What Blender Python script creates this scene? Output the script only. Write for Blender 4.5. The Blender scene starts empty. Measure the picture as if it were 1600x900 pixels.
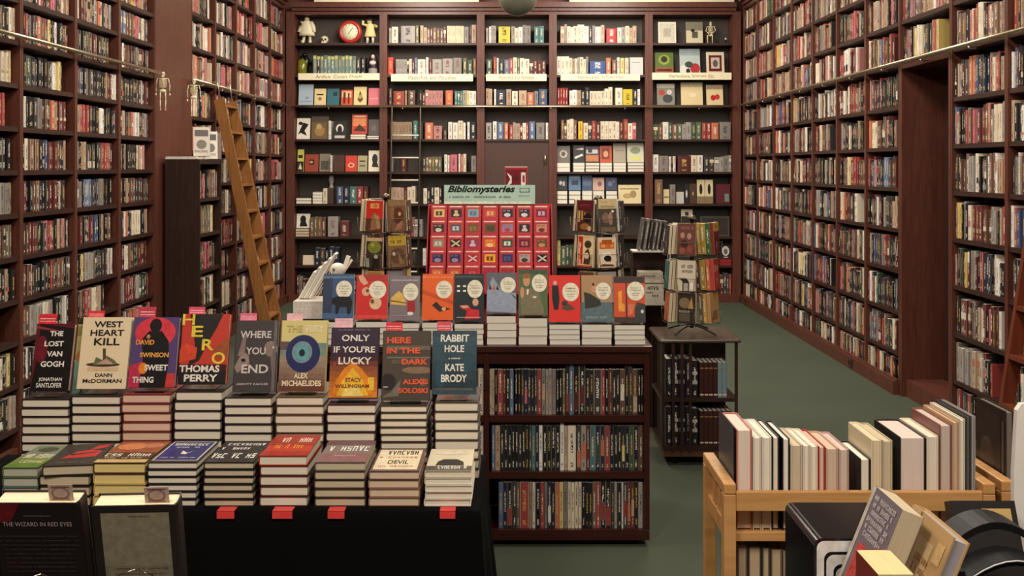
import bpy, math, random
import numpy as np
from mathutils import Matrix, Vector
R = random.Random(7)
SC = bpy.context.scene
COL = SC.collection

# ------------------------------------------------------------------ camera, world, lights, exposure
F = 1550.0                                    # focal length in pixels of the 1600 px wide frame
EYE = 1.75
VPX, VPY = 803.0, 260.0
cd = bpy.data.cameras.new('camera'); cam = bpy.data.objects.new('camera', cd); COL.objects.link(cam)
cam.location = (0, 0, EYE); cam.rotation_euler = (math.pi/2, 0, 0)
cd.sensor_width = 36; cd.lens = F/1600*36
cd.shift_x = (800-VPX)/1600; cd.shift_y = -(450-VPY)/1600
cd.clip_start = 0.05; cd.clip_end = 60
SC.camera = cam
w = bpy.data.worlds.new('world'); SC.world = w; w.use_nodes = True
w.node_tree.nodes['Background'].inputs[0].default_value = (0.95, 0.86, 0.74, 1)
w.node_tree.nodes['Background'].inputs[1].default_value = 0.03
SC.view_settings.view_transform = 'Standard'; SC.view_settings.look = 'None'
SC.view_settings.gamma = 1; SC.view_settings.use_curve_mapping = False
SC.view_settings.exposure = 0.0
WARM = (1.0, 0.90, 0.77)
def area(x, y, z, sx, sy, power, rot=(0, 0, 0), col=WARM, spread=math.pi):
    l = bpy.data.lights.new('unseen_overhead_light', 'AREA'); l.shape = 'RECTANGLE'; l.size = sx; l.size_y = sy
    l.energy = power; l.color = col; l.spread = spread
    o = bpy.data.objects.new('unseen_overhead_light', l); o.location = (x, y, z); o.rotation_euler = rot; COL.objects.link(o)
    return o
for yy, pw, tilt in ((0.3, 112, 42), (4.2, 50, 8), (6.9, 72, 0), (9.2, 76, 12), (11.2, 62, 30)):  # all unseen; foremost pair is added fill, tilted forward to brighten the front table
    for sx in (-1, 1):
        area(sx*1.25, yy, 4.15, 0.7, 1.4, pw, rot=(math.radians(tilt), 0, 0))

# ------------------------------------------------------------------ helpers
def s2l(c):
    c = c/255.0
    return c/12.92 if c <= 0.04045 else ((c+0.055)/1.055)**2.4
def rgb(r, g, b): return (s2l(r), s2l(g), s2l(b), 1.0)
def PX(px, Y): return (px-VPX)*Y/F
def PZ(py, Y): return EYE-(py-VPY)*Y/F
def P(px, py, Y): return Vector((PX(px, Y), Y, PZ(py, Y)))
ORD = ('first second third fourth fifth sixth seventh eighth ninth tenth eleventh twelfth thirteenth fourteenth fifteenth sixteenth '
       'seventeenth eighteenth nineteenth twentieth twenty-first twenty-second twenty-third twenty-fourth twenty-fifth twenty-sixth '
       'twenty-seventh twenty-eighth twenty-ninth thirtieth thirty-first thirty-second thirty-third thirty-fourth thirty-fifth').split()
ROT = lambda a, ax: Matrix.Rotation(a, 4, ax)
TR = lambda x, y, z: Matrix.Translation((x, y, z))
DEG = math.pi/180

def nt(name, rough=0.5, metal=0.0, spec=0.5):
    m = bpy.data.materials.new(name); m.use_nodes = True
    n = m.node_tree.nodes; l = m.node_tree.links; b = n['Principled BSDF']
    b.inputs['Roughness'].default_value = rough; b.inputs['Metallic'].default_value = metal
    b.inputs['Specular IOR Level'].default_value = spec
    return m, n, l, b
_plain = {}
def plain(c, rough=0.5, metal=0.0, spec=0.5, var=0.12):
    key = (c, rough, metal, spec, var)
    if key in _plain: return _plain[key]
    m, n, l, b = nt('surface', rough, metal, spec)
    tc = n.new('ShaderNodeTexCoord'); no = n.new('ShaderNodeTexNoise'); no.inputs['Scale'].default_value = 14
    no.inputs['Detail'].default_value = 3
    l.new(tc.outputs['Object'], no.inputs['Vector'])
    mx = n.new('ShaderNodeMix'); mx.data_type = 'RGBA'
    mx.inputs[6].default_value = tuple(x*(1-var) for x in c[:3])+(1,); mx.inputs[7].default_value = tuple(min(1, x*(1+var)) for x in c[:3])+(1,)
    l.new(no.outputs['Fac'], mx.inputs[0]); l.new(mx.outputs[2], b.inputs['Base Color'])
    _plain[key] = m
    return m
def wood(name, c1, c2, rough=0.4, axis=2, scale=5.0, spec=0.4):
    m, n, l, b = nt(name, rough, 0, spec)
    tc = n.new('ShaderNodeTexCoord'); mp = n.new('ShaderNodeMapping')
    sc = [scale*6]*3; sc[axis] = scale*0.5
    mp.inputs['Scale'].default_value = sc
    l.new(tc.outputs['Object'], mp.inputs['Vector'])
    no = n.new('ShaderNodeTexNoise'); no.inputs['Scale'].default_value = 1.5; no.inputs['Detail'].default_value = 5; no.inputs['Distortion'].default_value = 0.6
    l.new(mp.outputs[0], no.inputs['Vector'])
    cr = n.new('ShaderNodeValToRGB'); cr.color_ramp.elements[0].position = 0.3; cr.color_ramp.elements[1].position = 0.7
    cr.color_ramp.elements[0].color = c1; cr.color_ramp.elements[1].color = c2
    l.new(no.outputs['Fac'], cr.inputs[0]); l.new(cr.outputs[0], b.inputs['Base Color'])
    return m

# book covers and spines: colour and lettering colour come from the mesh, the lettering itself is noise kept to the spine
def make_book_material():
    m, n, l, b = nt('book_cover', 0.42, 0, 0.35)
    a = n.new('ShaderNodeAttribute'); a.attribute_name = 'col'
    k = n.new('ShaderNodeAttribute'); k.attribute_name = 'ink'
    uv = n.new('ShaderNodeUVMap'); uv.uv_map = 'UVMap'
    sp = n.new('ShaderNodeSeparateXYZ'); l.new(uv.outputs[0], sp.inputs[0])
    def mt(op, x, y=None, z=None):
        q = n.new('ShaderNodeMath'); q.operation = op
        for i, v in enumerate((x, y, z)):
            if v is None: continue
            if isinstance(v, (int, float)): q.inputs[i].default_value = v
            else: l.new(v, q.inputs[i])
        return q.outputs[0]
    fr = mt('FRACT', sp.outputs[0]); fl = mt('FLOOR', sp.outputs[0])
    inside = mt('LESS_THAN', mt('ABSOLUTE', mt('SUBTRACT', fr, 0.5)), 0.27)
    ph = mt('FRACT', mt('MULTIPLY', fl, 0.173))
    v = sp.outputs[1]
    title = mt('MULTIPLY', mt('GREATER_THAN', v, mt('ADD', 0.3, mt('MULTIPLY', ph, 0.2))), mt('LESS_THAN', v, mt('ADD', 0.74, mt('MULTIPLY', ph, 0.2))))
    auth = mt('MULTIPLY', mt('GREATER_THAN', v, 0.07), mt('LESS_THAN', v, mt('ADD', 0.12, mt('MULTIPLY', ph, 0.14))))
    zone = mt('MAXIMUM', title, auth)
    cb = n.new('ShaderNodeCombineXYZ')
    l.new(mt('ADD', mt('MULTIPLY', fr, 2.6), mt('MULTIPLY', fl, 3.7)), cb.inputs[0]); l.new(mt('MULTIPLY', v, 26.0), cb.inputs[1]); l.new(mt('MULTIPLY', fl, 1.31), cb.inputs[2])
    no = n.new('ShaderNodeTexNoise'); no.inputs['Scale'].default_value = 1.6; no.inputs['Detail'].default_value = 1.0
    l.new(cb.outputs[0], no.inputs['Vector'])
    let = mt('GREATER_THAN', no.outputs['Fac'], 0.5)
    mask = mt('MULTIPLY', mt('MULTIPLY', zone, inside), let)
    mx = n.new('ShaderNodeMix'); mx.data_type = 'RGBA'
    l.new(mask, mx.inputs[0]); l.new(a.outputs['Color'], mx.inputs[6]); l.new(k.outputs['Color'], mx.inputs[7])
    l.new(mx.outputs[2], b.inputs['Base Color'])
    return m
M_BOOK = make_book_material()
def make_paper():
    m, n, l, b = nt('page_edges', 0.85, 0, 0.1)
    a = n.new('ShaderNodeAttribute'); a.attribute_name = 'col'
    tc = n.new('ShaderNodeTexCoord'); mp = n.new('ShaderNodeMapping'); mp.inputs['Scale'].default_value = (900, 12, 12)
    l.new(tc.outputs['Object'], mp.inputs[0])
    no = n.new('ShaderNodeTexNoise'); no.inputs['Scale'].default_value = 1.0; no.inputs['Detail'].default_value = 2
    l.new(mp.outputs[0], no.inputs['Vector'])
    mr = n.new('ShaderNodeMapRange'); mr.inputs[1].default_value = 0.25; mr.inputs[2].default_value = 0.75; mr.inputs[3].default_value = 0.86; mr.inputs[4].default_value = 1.06
    l.new(no.outputs['Fac'], mr.inputs[0])
    vm = n.new('ShaderNodeVectorMath'); vm.operation = 'SCALE'; l.new(a.outputs['Color'], vm.inputs[0]); l.new(mr.outputs[0], vm.inputs['Scale'])
    l.new(vm.outputs[0], b.inputs['Base Color'])
    return m
M_PAPER = make_paper()
def make_print():
    m, n, l, b = nt('printed_colour', 0.4, 0, 0.35)
    a = n.new('ShaderNodeAttribute'); a.attribute_name = 'col'
    tc = n.new('ShaderNodeTexCoord'); no = n.new('ShaderNodeTexNoise'); no.inputs['Scale'].default_value = 55; no.inputs['Detail'].default_value = 5; no.inputs['Roughness'].default_value = .65
    l.new(tc.outputs['Object'], no.inputs[0])
    mr = n.new('ShaderNodeMapRange'); mr.inputs[1].default_value = .3; mr.inputs[2].default_value = .7; mr.inputs[3].default_value = .74; mr.inputs[4].default_value = 1.12
    l.new(no.outputs['Fac'], mr.inputs[0])
    vm = n.new('ShaderNodeVectorMath'); vm.operation = 'SCALE'; l.new(a.outputs['Color'], vm.inputs[0]); l.new(mr.outputs[0], vm.inputs['Scale'])
    l.new(vm.outputs[0], b.inputs['Base Color'])
    return m
M_PRINT = make_print()
BM = [M_BOOK, M_PAPER, M_PRINT]

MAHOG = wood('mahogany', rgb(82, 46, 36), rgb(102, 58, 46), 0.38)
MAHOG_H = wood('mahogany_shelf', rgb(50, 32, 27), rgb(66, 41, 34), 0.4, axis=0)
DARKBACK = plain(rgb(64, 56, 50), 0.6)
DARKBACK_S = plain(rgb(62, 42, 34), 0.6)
DARKWOOD = wood('dark_walnut', rgb(40, 26, 22), rgb(56, 36, 30), 0.35)
ISLAND = wood('cherry_veneer', rgb(50, 22, 19), rgb(64, 28, 23), 0.3, axis=0)
OAK = wood('golden_oak', rgb(128, 84, 42), rgb(152, 102, 54), 0.4, axis=2)
BEECH = wood('beech', rgb(190, 138, 82), rgb(208, 158, 100), 0.4, axis=0)
REDOAK = wood('red_stained_oak', rgb(92, 42, 26), rgb(116, 56, 34), 0.4)
STEEL = plain(rgb(190, 185, 175), 0.3, 1.0)
BRASS = plain(rgb(205, 190, 160), 0.28, 0.9)
BLACKWIRE = plain(rgb(30, 28, 28), 0.4, 0.3)
WIRE = plain(rgb(110, 98, 84), 0.4, 0.7)
BONE = plain(rgb(226, 214, 180), 0.6)
IVORY = plain(rgb(232, 222, 190), 0.7)
BLACKPL = plain(rgb(22, 22, 24), 0.25)
CLOTHBLACK = plain(rgb(8, 8, 9), 0.95, 0, 0.1)
REDTAG = plain(rgb(232, 70, 66), 0.5)

class MB:
    """collects polygons with a colour, a lettering colour and a material slot each; build() links ONE mesh object"""
    def __init__(s): s.v = []; s.f = []; s.c = []; s.k = []; s.uv = []; s.m = []; s.n = 0; s.sm = []
    def add(s, verts, faces, col=(.5, .5, .5, 1), mat=0, M=None, ink=None, uvs=None, smooth=False):
        if M is not None: verts = [M @ Vector(q) for q in verts]
        o = s.n; s.v.extend([tuple(q) for q in verts]); s.n += len(verts)
        for i, fc in enumerate(faces):
            s.f.append(tuple(o+j for j in fc)); s.c.append(col); s.k.append(ink or col); s.m.append(mat); s.sm.append(smooth)
            s.uv.append(uvs.get(i) if uvs else None)
        return s
    def box(s, x0, x1, y0, y1, z0, z1, col=(.5, .5, .5, 1), mat=0, M=None):
        return s.add([(x0, y0, z0), (x1, y0, z0), (x1, y1, z0), (x0, y1, z0), (x0, y0, z1), (x1, y0, z1), (x1, y1, z1), (x0, y1, z1)],
                     [(0, 3, 2, 1), (4, 5, 6, 7), (0, 1, 5, 4), (1, 2, 6, 5), (2, 3, 7, 6), (3, 0, 4, 7)], col, mat, M)
    def tube(s, pts, r, n=8, col=(.5, .5, .5, 1), mat=0, M=None, r2=None):
        pts = [Vector(p) for p in pts]; vs = []; fs = []
        for i, p in enumerate(pts):
            t = (pts[min(i+1, len(pts)-1)]-pts[max(i-1, 0)]).normalized()
            a = t.cross(Vector((0, 0, 1)) if abs(t.z) < 0.9 else Vector((1, 0, 0))).normalized(); b = t.cross(a)
            rr = r if r2 is None else r+(r2-r)*i/(len(pts)-1)
            vs += [p+(a*math.cos(2*math.pi*j/n)+b*math.sin(2*math.pi*j/n))*rr for j in range(n)]
        for i in range(len(pts)-1):
            fs += [(i*n+j, i*n+(j+1) % n, (i+1)*n+(j+1) % n, (i+1)*n+j) for j in range(n)]
        fs += [tuple(range(n))[::-1], tuple((len(pts)-1)*n+j for j in range(n))]
        return s.add(vs, fs, col, mat, M, smooth=True)
    def bar(s, p0, p1, wid, thick, side, col=(.5, .5, .5, 1), mat=0):
        """straight board from p0 to p1, wid along `side`, thick across"""
        p0, p1 = Vector(p0), Vector(p1); t = (p1-p0).normalized(); a = Vector(side); a = (a-t*a.dot(t)).normalized(); b = t.cross(a)
        vs = [q+a*i*wid/2+b*j*thick/2 for q in (p0, p1) for i, j in ((-1, -1), (1, -1), (1, 1), (-1, 1))]
        return s.add(vs, [(0, 3, 2, 1), (4, 5, 6, 7), (0, 1, 5, 4), (1, 2, 6, 5), (2, 3, 7, 6), (3, 0, 4, 7)], col, mat)
    def lathe(s, prof, n=20, col=(.5, .5, .5, 1), mat=0, M=None, sx=1, sy=1):
        vs = []; fs = []
        for r, z in prof: vs += [(r*sx*math.cos(2*math.pi*j/n), r*sy*math.sin(2*math.pi*j/n), z) for j in range(n)]
        for i in range(len(prof)-1):
            fs += [(i*n+j, i*n+(j+1) % n, (i+1)*n+(j+1) % n, (i+1)*n+j) for j in range(n)]
        fs += [tuple(range(n))[::-1], tuple((len(prof)-1)*n+j for j in range(n))]
        return s.add(vs, fs, col, mat, M, smooth=True)
    def ball(s, c, rx, ry, rz, n=14, col=(.5, .5, .5, 1), mat=0, M=None):
        pr = [(max(0.02, math.sin(math.pi*i/8)), -math.cos(math.pi*i/8)) for i in range(9)]
        mm = TR(*c) @ Matrix.Diagonal((rx, ry, rz, 1)); mm = M @ mm if M is not None else mm
        return s.lathe(pr, n, col, mat, mm)
    def build(s, name, mats, parent=None, M=None, bevel=0):
        me = bpy.data.meshes.new(name); me.from_pydata(s.v, [], s.f)
        mats = mats if isinstance(mats, (list, tuple)) else [mats]
        for m in mats: me.materials.append(m)
        nl = len(me.loops)
        lens = [len(f) for f in s.f]
        me.polygons.foreach_set('material_index', s.m); me.polygons.foreach_set('use_smooth', s.sm)
        if any(m in BM for m in mats):
            for nm, src in (('col', s.c), ('ink', s.k)):
                at = me.color_attributes.new(nm, 'FLOAT_COLOR', 'CORNER')
                at.data.foreach_set('color', np.repeat(np.array(src, dtype=np.float32), lens, axis=0).ravel())
            uv = me.uv_layers.new(name='UVMap'); arr = np.zeros((nl, 2), dtype=np.float32); i = 0
            for ln, u in zip(lens, s.uv):
                if u is not None: arr[i:i+ln] = u
                i += ln
            uv.data.foreach_set('uv', arr.ravel())
        me.update()
        o = bpy.data.objects.new(name, me); COL.objects.link(o)
        if parent is not None: o.parent = parent
        if M is not None: o.matrix_local = M
        if bevel:
            bv = o.modifiers.new('edges', 'BEVEL'); bv.width = bevel; bv.segments = 2; bv.limit_method = 'ANGLE'
        return o
def tag(o, label=None, cat=None, group=None, kind=None):
    if label: o['label'] = label
    if cat: o['category'] = cat
    if group: o['group'] = group
    if kind: o['kind'] = kind
    return o
def empty(name, loc=(0, 0, 0), rz=0.0, M=None):
    o = bpy.data.objects.new(name, None); COL.objects.link(o); o.empty_display_size = 0.05
    if M is not None: o.matrix_world = M
    else: o.location = loc; o.rotation_euler = (0, 0, rz)
    return o
def box_obj(name, x0, x1, y0, y1, z0, z1, mat, parent=None, bevel=0):
    return MB().box(x0, x1, y0, y1, z0, z1).build(name, mat, parent, bevel=bevel)

# text as flat meshes, fitted to a width and a height
_txt = {}
def text2d(s, shear=0.0, bold=0.0):
    key = (s, shear, bold)
    if key not in _txt:
        cu = bpy.data.curves.new('t', 'FONT'); cu.body = s; cu.shear = shear; cu.offset = bold; cu.resolution_u = 3
        ob = bpy.data.objects.new('t', cu); COL.objects.link(ob)
        dg = bpy.context.evaluated_depsgraph_get(); ev = ob.evaluated_get(dg); me = ev.to_mesh()
        v = np.array([(q.co.x, q.co.y) for q in me.vertices]); f = [tuple(p.vertices) for p in me.polygons]
        ev.to_mesh_clear(); bpy.data.objects.remove(ob); bpy.data.curves.remove(cu)
        lo = v.min(0); hi = v.max(0); v = (v-lo)/np.maximum(hi-lo, 1e-6)
        _txt[key] = (v, f)
    return _txt[key]

def layers_mesh(layers, W, H, plane, eps=0.0004):
    """flat printed shapes on a surface. plane(u, v, n): metres across, metres up, metres out -> local point. returns (art MB, lettering MB)"""
    art, let = MB(), MB(); k = 1; plane_ = plane
    plane = lambda u, v, n_: plane_(min(max(u, .0005), W-.0005), min(max(v, .0005), H-.0005), n_)
    for L in layers:
        e = eps+k*0.00012; k += 1
        if L[0] == 'r':
            _, u0, v0, u1, v1, c = L
            art.add([plane(u*W, v*H, e) for u, v in ((u0, v0), (u1, v0), (u1, v1), (u0, v1))], [(0, 1, 2, 3)], c)
        elif L[0] == 'p':
            _, pts, c = L
            art.add([plane(u*W, v*H, e) for u, v in pts], [tuple(range(len(pts)))], c)
        elif L[0] == 'e':
            _, cu, cv, ru, rv, c = L
            art.add([plane((cu+ru*math.cos(t*math.pi/12))*W, (cv+rv*math.sin(t*math.pi/12))*H, e) for t in range(24)], [tuple(range(24))], c)
        elif L[0] == 's':            # a line of writing too small to read in the photograph: a row of short strokes
            _, cu, cv, wf, hf, c, n_ = L[:7]; rr = random.Random(int(cu*971+cv*613+n_)); st = wf/n_
            def Q(pts, ee=0): let.add([plane(a_*W, b_*H, e+ee) for a_, b_ in pts], [tuple(range(len(pts)))], c)
            for q in range(n_):
                if rr.random() < .12: continue
                x0 = cu-wf/2+q*st; w2 = st*.74; y0 = cv-hf/2; y1 = y0+hf*rr.uniform(.8, 1); k_ = w2*.3; t_ = hf*.17; g = rr.randint(0, 4)
                if g in (0, 1, 2): Q([(x0, y0), (x0+k_, y0), (x0+k_, y1), (x0, y1)])
                if g in (1, 2): Q([(x0+w2-k_, y0), (x0+w2, y0), (x0+w2, y1), (x0+w2-k_, y1)])
                if g == 0: Q([(x0, y1-t_), (x0+w2, y1-t_), (x0+w2, y1), (x0, y1)], .00003); Q([(x0, y0), (x0+w2, y0), (x0+w2, y0+t_), (x0, y0+t_)], .00003)
                if g == 1: Q([(x0, cv-t_/2), (x0+w2, cv-t_/2), (x0+w2, cv+t_/2), (x0, cv+t_/2)], .00003)
                if g == 2: Q([(x0, y1-t_), (x0+w2, y1-t_), (x0+w2, y1), (x0, y1)], .00003)
                if g == 3: Q([(x0, y1), (x0+k_, y1), (x0+w2/2+k_/2, y0), (x0+w2/2-k_/2, y0)]); Q([(x0+w2-k_, y1), (x0+w2, y1), (x0+w2/2+k_/2, y0), (x0+w2/2-k_/2, y0)], .00003)
                if g == 4:
                    for (u0, v0, u1, v1) in ((0, 0, 1, .2), (0, .8, 1, 1), (0, .42, 1, .6), (0, .5, .3, 1), (.7, 0, 1, .5)):
                        Q([(x0+w2*u0, y0+(y1-y0)*v0), (x0+w2*u1, y0+(y1-y0)*v0), (x0+w2*u1, y0+(y1-y0)*v1), (x0+w2*u0, y0+(y1-y0)*v1)], .00003*u0+.00002*v0)
        elif L[0] == 't':
            _, s, cu, cv, wf, hf, c = L[:7]; sh = L[7] if len(L) > 7 else 0.0; bo = L[8] if len(L) > 8 else 0.0
            v, f = text2d(s, sh, bo)
            let.add([plane((cu+(q[0]-.5)*wf)*W, (cv+(q[1]-.5)*hf)*H, e) for q in v], f, c)
    return art, let

def solve_height(yy, z0, lean, py):
    """height of a leaning cover whose foot is at (yy, z0) and whose top edge shows at image row py"""
    lo, hi = .05, .6
    for _ in range(40):
        h = (lo+hi)/2; y = VPY+(EYE-z0-h*math.cos(lean*DEG))*F/(yy+h*math.sin(lean*DEG))
        if y > py: lo = h
        else: hi = h
    return lo
# ------------------------------------------------------------------ books
PAGE = rgb(234, 224, 204); PAGE_D = rgb(206, 190, 160); PAGE_W = rgb(236, 230, 216)
def book_into(mb, w, h, d, col, ink=None, bands=(), M=None, hard=True, page=PAGE, letter=True, cover=True, pages=True, seed=None):
    """spine at y=0 facing -y, thickness along x, height along z; front cover is the x=w side"""
    t, ins = (0.0026, 0.0035) if hard else (0.0007, 0.0004)
    rb = min(0.003, w*0.2)
    if cover:
        out = [(0, d), (0, rb), (w*.2, 0), (w*.8, 0), (w, rb), (w, d)]
        inn = [(w-t, d), (w-t, rb+t), (w*.75, t), (w*.25, t), (t, rb+t), (t, d)]
        pr = out+inn; n = len(pr)
        vs = [(x, y, 0) for x, y in pr]+[(x, y, h) for x, y in pr]
        fs = [(i, i+1, n+i+1, n+i) for i in range(n-1)]+[(n-1, 0, n, 2*n-1)]
        quads = [(0, 1, 10, 11), (1, 2, 9, 10), (2, 3, 8, 9), (3, 4, 7, 8), (4, 5, 6, 7)]
        fs += [q[::-1] for q in quads]+[tuple(n+i for i in q) for q in quads]
        uvs = None
        if letter:
            sd = seed if seed is not None else R.randint(1, 900)
            uvs = {2: [(sd+.02, 0), (sd+.98, 0), (sd+.98, 1), (sd+.02, 1)]}
        mb.add(vs, fs, col, 0, M, ink, uvs)
        for v0, v1, c in bands:
            x0, x1 = w*.1, w*.9
            mb.add([(x0, -.0006, h*v0), (x1, -.0006, h*v0), (x1, -.0006, h*v1), (x0, -.0006, h*v1)], [(0, 1, 2, 3)], c, 2, M)
    if pages:
        mb.box(t, w-t, max(t, rb*.6)+.0004, d-ins, ins, h-ins, page, 1, M)
    return mb
# orientations of a book
M_SPINE = Matrix.Identity(4)                                   # spine towards -y
M_FACE = ROT(-math.pi/2, 'Z')                                  # front cover towards -y, spine to the left
M_FLAT = Matrix(((0, 1, 0, 0), (0, 0, 1, 0), (1, 0, 0, 0), (0, 0, 0, 1)))   # lying, front cover up, tail towards -y, spine to the left
M_FORE = ROT(math.pi, 'Z')                                     # fore-edge towards -y

def whole_book(name, w, h, d, col, ink=None, bands=(), M=None, hard=True, page=PAGE, letter=True, label=None, group=None, cat='book', seed=None):
    """one mesh: for books that show small"""
    o = book_into(MB(), w, h, d, col, ink, bands, None, hard, page, letter, seed=seed).build(name, BM, M=M)
    return tag(o, label, cat, group)
def parted_book(name, w, h, d, col, ink=None, layers=(), M=None, hard=True, page=PAGE, label=None, group=None, cat='book', letter=False, back=False, cover_mat=None, per_line=False):
    """cover with a page block, printed cover art and lettering as parts"""
    mats = BM if cover_mat is None else [cover_mat, M_PAPER, M_PRINT]
    o = book_into(MB(), w, h, d, col, ink, (), None, hard, page, letter, pages=False).build(name, BM, M=M)
    book_into(MB(), w, h, d, col, page=page, hard=hard, cover=False).build('page_block', BM, o)
    if layers:
        if back: pl = lambda u, v, n: (-n, d-u, v)
        else: pl = lambda u, v, n: (w+n, u, v)
        if per_line:
            for L in layers:
                if L[0] in 'ts':
                    _, t = layers_mesh([L], d, h, pl, .0004+.00012*len(layers)); t.build('lettering', M_PRINT, o)
            layers = [L for L in layers if L[0] not in 'ts']
        a, t = layers_mesh(layers, d, h, pl)
        if a.n: a.build('cover_art', M_PRINT, o)
        if t.n: t.build('lettering', M_PRINT, o)
    return tag(o, label, cat, group)

def soft(p, k=.22):
    def d(c):
        y = .3*c[0]+.59*c[1]+.11*c[2]; return tuple(x*(1-k)+y*k for x in c[:3])+(1,)
    return {n_: [d(c) for c in v] for n_, v in p.items()}
PAL = {  # spine colours by everyday name
 'black': [rgb(30, 28, 30), rgb(38, 34, 34), rgb(26, 28, 34)], 'charcoal': [rgb(58, 54, 54), rgb(66, 60, 58)],
 'maroon': [rgb(92, 34, 36), rgb(110, 42, 42)], 'red': [rgb(158, 46, 44), rgb(176, 58, 52)], 'pink': [rgb(204, 92, 108), rgb(190, 120, 112)],
 'brown': [rgb(104, 70, 52), rgb(126, 88, 66)], 'tan': [rgb(176, 142, 108), rgb(190, 158, 124)], 'cream': [rgb(220, 202, 170), rgb(228, 214, 186)],
 'white': [rgb(232, 226, 214), rgb(224, 216, 204)], 'grey': [rgb(134, 126, 118), rgb(158, 150, 142)], 'yellow': [rgb(214, 182, 70), rgb(222, 196, 100)],
 'blue': [rgb(62, 84, 124), rgb(86, 112, 150)], 'navy': [rgb(36, 42, 66)], 'green': [rgb(58, 84, 62), rgb(86, 104, 74)], 'orange': [rgb(206, 104, 52)], 'teal': [rgb(60, 116, 116)],
 'olive': [rgb(104, 98, 62)]}
PAL = soft(PAL)
INKS = [rgb(238, 230, 212), rgb(214, 176, 96), rgb(230, 220, 200), rgb(40, 34, 34), rgb(200, 60, 54)]
def pick(weights):
    nm = R.choices([k for k, _ in weights], [x for _, x in weights])[0]
    return nm, R.choice(PAL[nm])
def ink_for(nm):
    if nm in ('cream', 'white', 'tan', 'yellow', 'grey', 'pink'): return R.choice([rgb(40, 34, 34), rgb(120, 30, 30), rgb(40, 40, 70)])
    return R.choice(INKS[:3])
W_DARK = [('black', 24), ('charcoal', 12), ('maroon', 12), ('red', 9), ('brown', 10), ('tan', 7), ('cream', 8), ('white', 6), ('grey', 8), ('pink', 3), ('yellow', 2), ('blue', 4), ('navy', 4), ('green', 3), ('orange', 2)]
W_NEAR = [('black', 30), ('charcoal', 18), ('maroon', 12), ('red', 5), ('brown', 13), ('tan', 6), ('cream', 7), ('white', 5), ('grey', 9), ('pink', 2), ('yellow', 2), ('blue', 2), ('navy', 3), ('green', 2), ('orange', 2)]
W_WARM = [('black', 12), ('charcoal', 8), ('maroon', 11), ('red', 9), ('brown', 16), ('tan', 14), ('cream', 11), ('white', 4), ('grey', 9), ('pink', 6), ('yellow', 2), ('blue', 2), ('green', 2), ('orange', 3)]
W_OLD = [('cream', 20), ('tan', 12), ('brown', 14), ('white', 12), ('grey', 12), ('black', 8), ('maroon', 7), ('red', 5), ('green', 4), ('blue', 4), ('yellow', 4), ('teal', 2), ('charcoal', 6)]
# ------------------------------------------------------------------ the room
XW = 2.95; YB = 12.80; YC = 12.78; K = YB/F
def structure(name, o, label=None):
    o['kind'] = 'structure'
    if label: o['label'] = label
    return o
m, n, l, b = nt('green_carpet', 0.95, 0, 0.1)
tc = n.new('ShaderNodeTexCoord'); no = n.new('ShaderNodeTexNoise'); no.inputs['Scale'].default_value = 90; no.inputs['Detail'].default_value = 4
n2 = n.new('ShaderNodeTexNoise'); n2.inputs['Scale'].default_value = 1.3
l.new(tc.outputs['Object'], no.inputs[0]); l.new(tc.outputs['Object'], n2.inputs[0])
cr = n.new('ShaderNodeValToRGB'); cr.color_ramp.elements[0].color = rgb(62, 68, 58); cr.color_ramp.elements[1].color = rgb(84, 90, 76)
ad = n.new('ShaderNodeMath'); ad.operation = 'ADD'; ml = n.new('ShaderNodeMath'); ml.operation = 'MULTIPLY'; ml.inputs[1].default_value = 0.5
l.new(no.outputs[0], ad.inputs[0]); l.new(n2.outputs[0], ad.inputs[1]); l.new(ad.outputs[0], ml.inputs[0]); l.new(ml.outputs[0], cr.inputs[0]); l.new(cr.outputs[0], b.inputs['Base Color'])
CARPET = m
WALLP = plain(rgb(96, 54, 44), 0.6); CEIL = plain(rgb(206, 196, 178), 0.8)
structure('floor', box_obj('floor', -3.45, 3.85, -1.6, 13.35, -0.1, 0, CARPET), 'dark green carpet')
structure('ceiling', box_obj('ceiling', -3.45, 3.85, -1.6, 13.35, 4.4, 4.5, CEIL))
structure('wall_back', box_obj('wall_back', -3.45, 3.85, 13.15, 13.3, 0, 4.4, WALLP))
structure('wall_left', box_obj('wall_left', -3.45, -3.3, -1.6, 13.15, 0, 4.4, WALLP))
structure('wall_front', box_obj('wall_front', -3.3, 3.3, -1.6, -1.5, 0, 4.4, WALLP))
YD0, YD1 = 6.70, 7.60
wr = MB().box(3.3, 3.45, -1.5, YD0, 0, 4.4).box(3.3, 3.45, YD1, 13.15, 0, 4.4).box(3.3, 3.45, YD0, YD1, 2.62, 4.4)
structure('wall_right', wr.build('wall_right', WALLP))
pil = MB().box(-3.29, -2.95, 8.172, 9.065, 0, 4.4)
structure('pillar', pil.build('pillar', MAHOG), 'reddish brown wooden pillar between the left wall bookcases')
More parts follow.
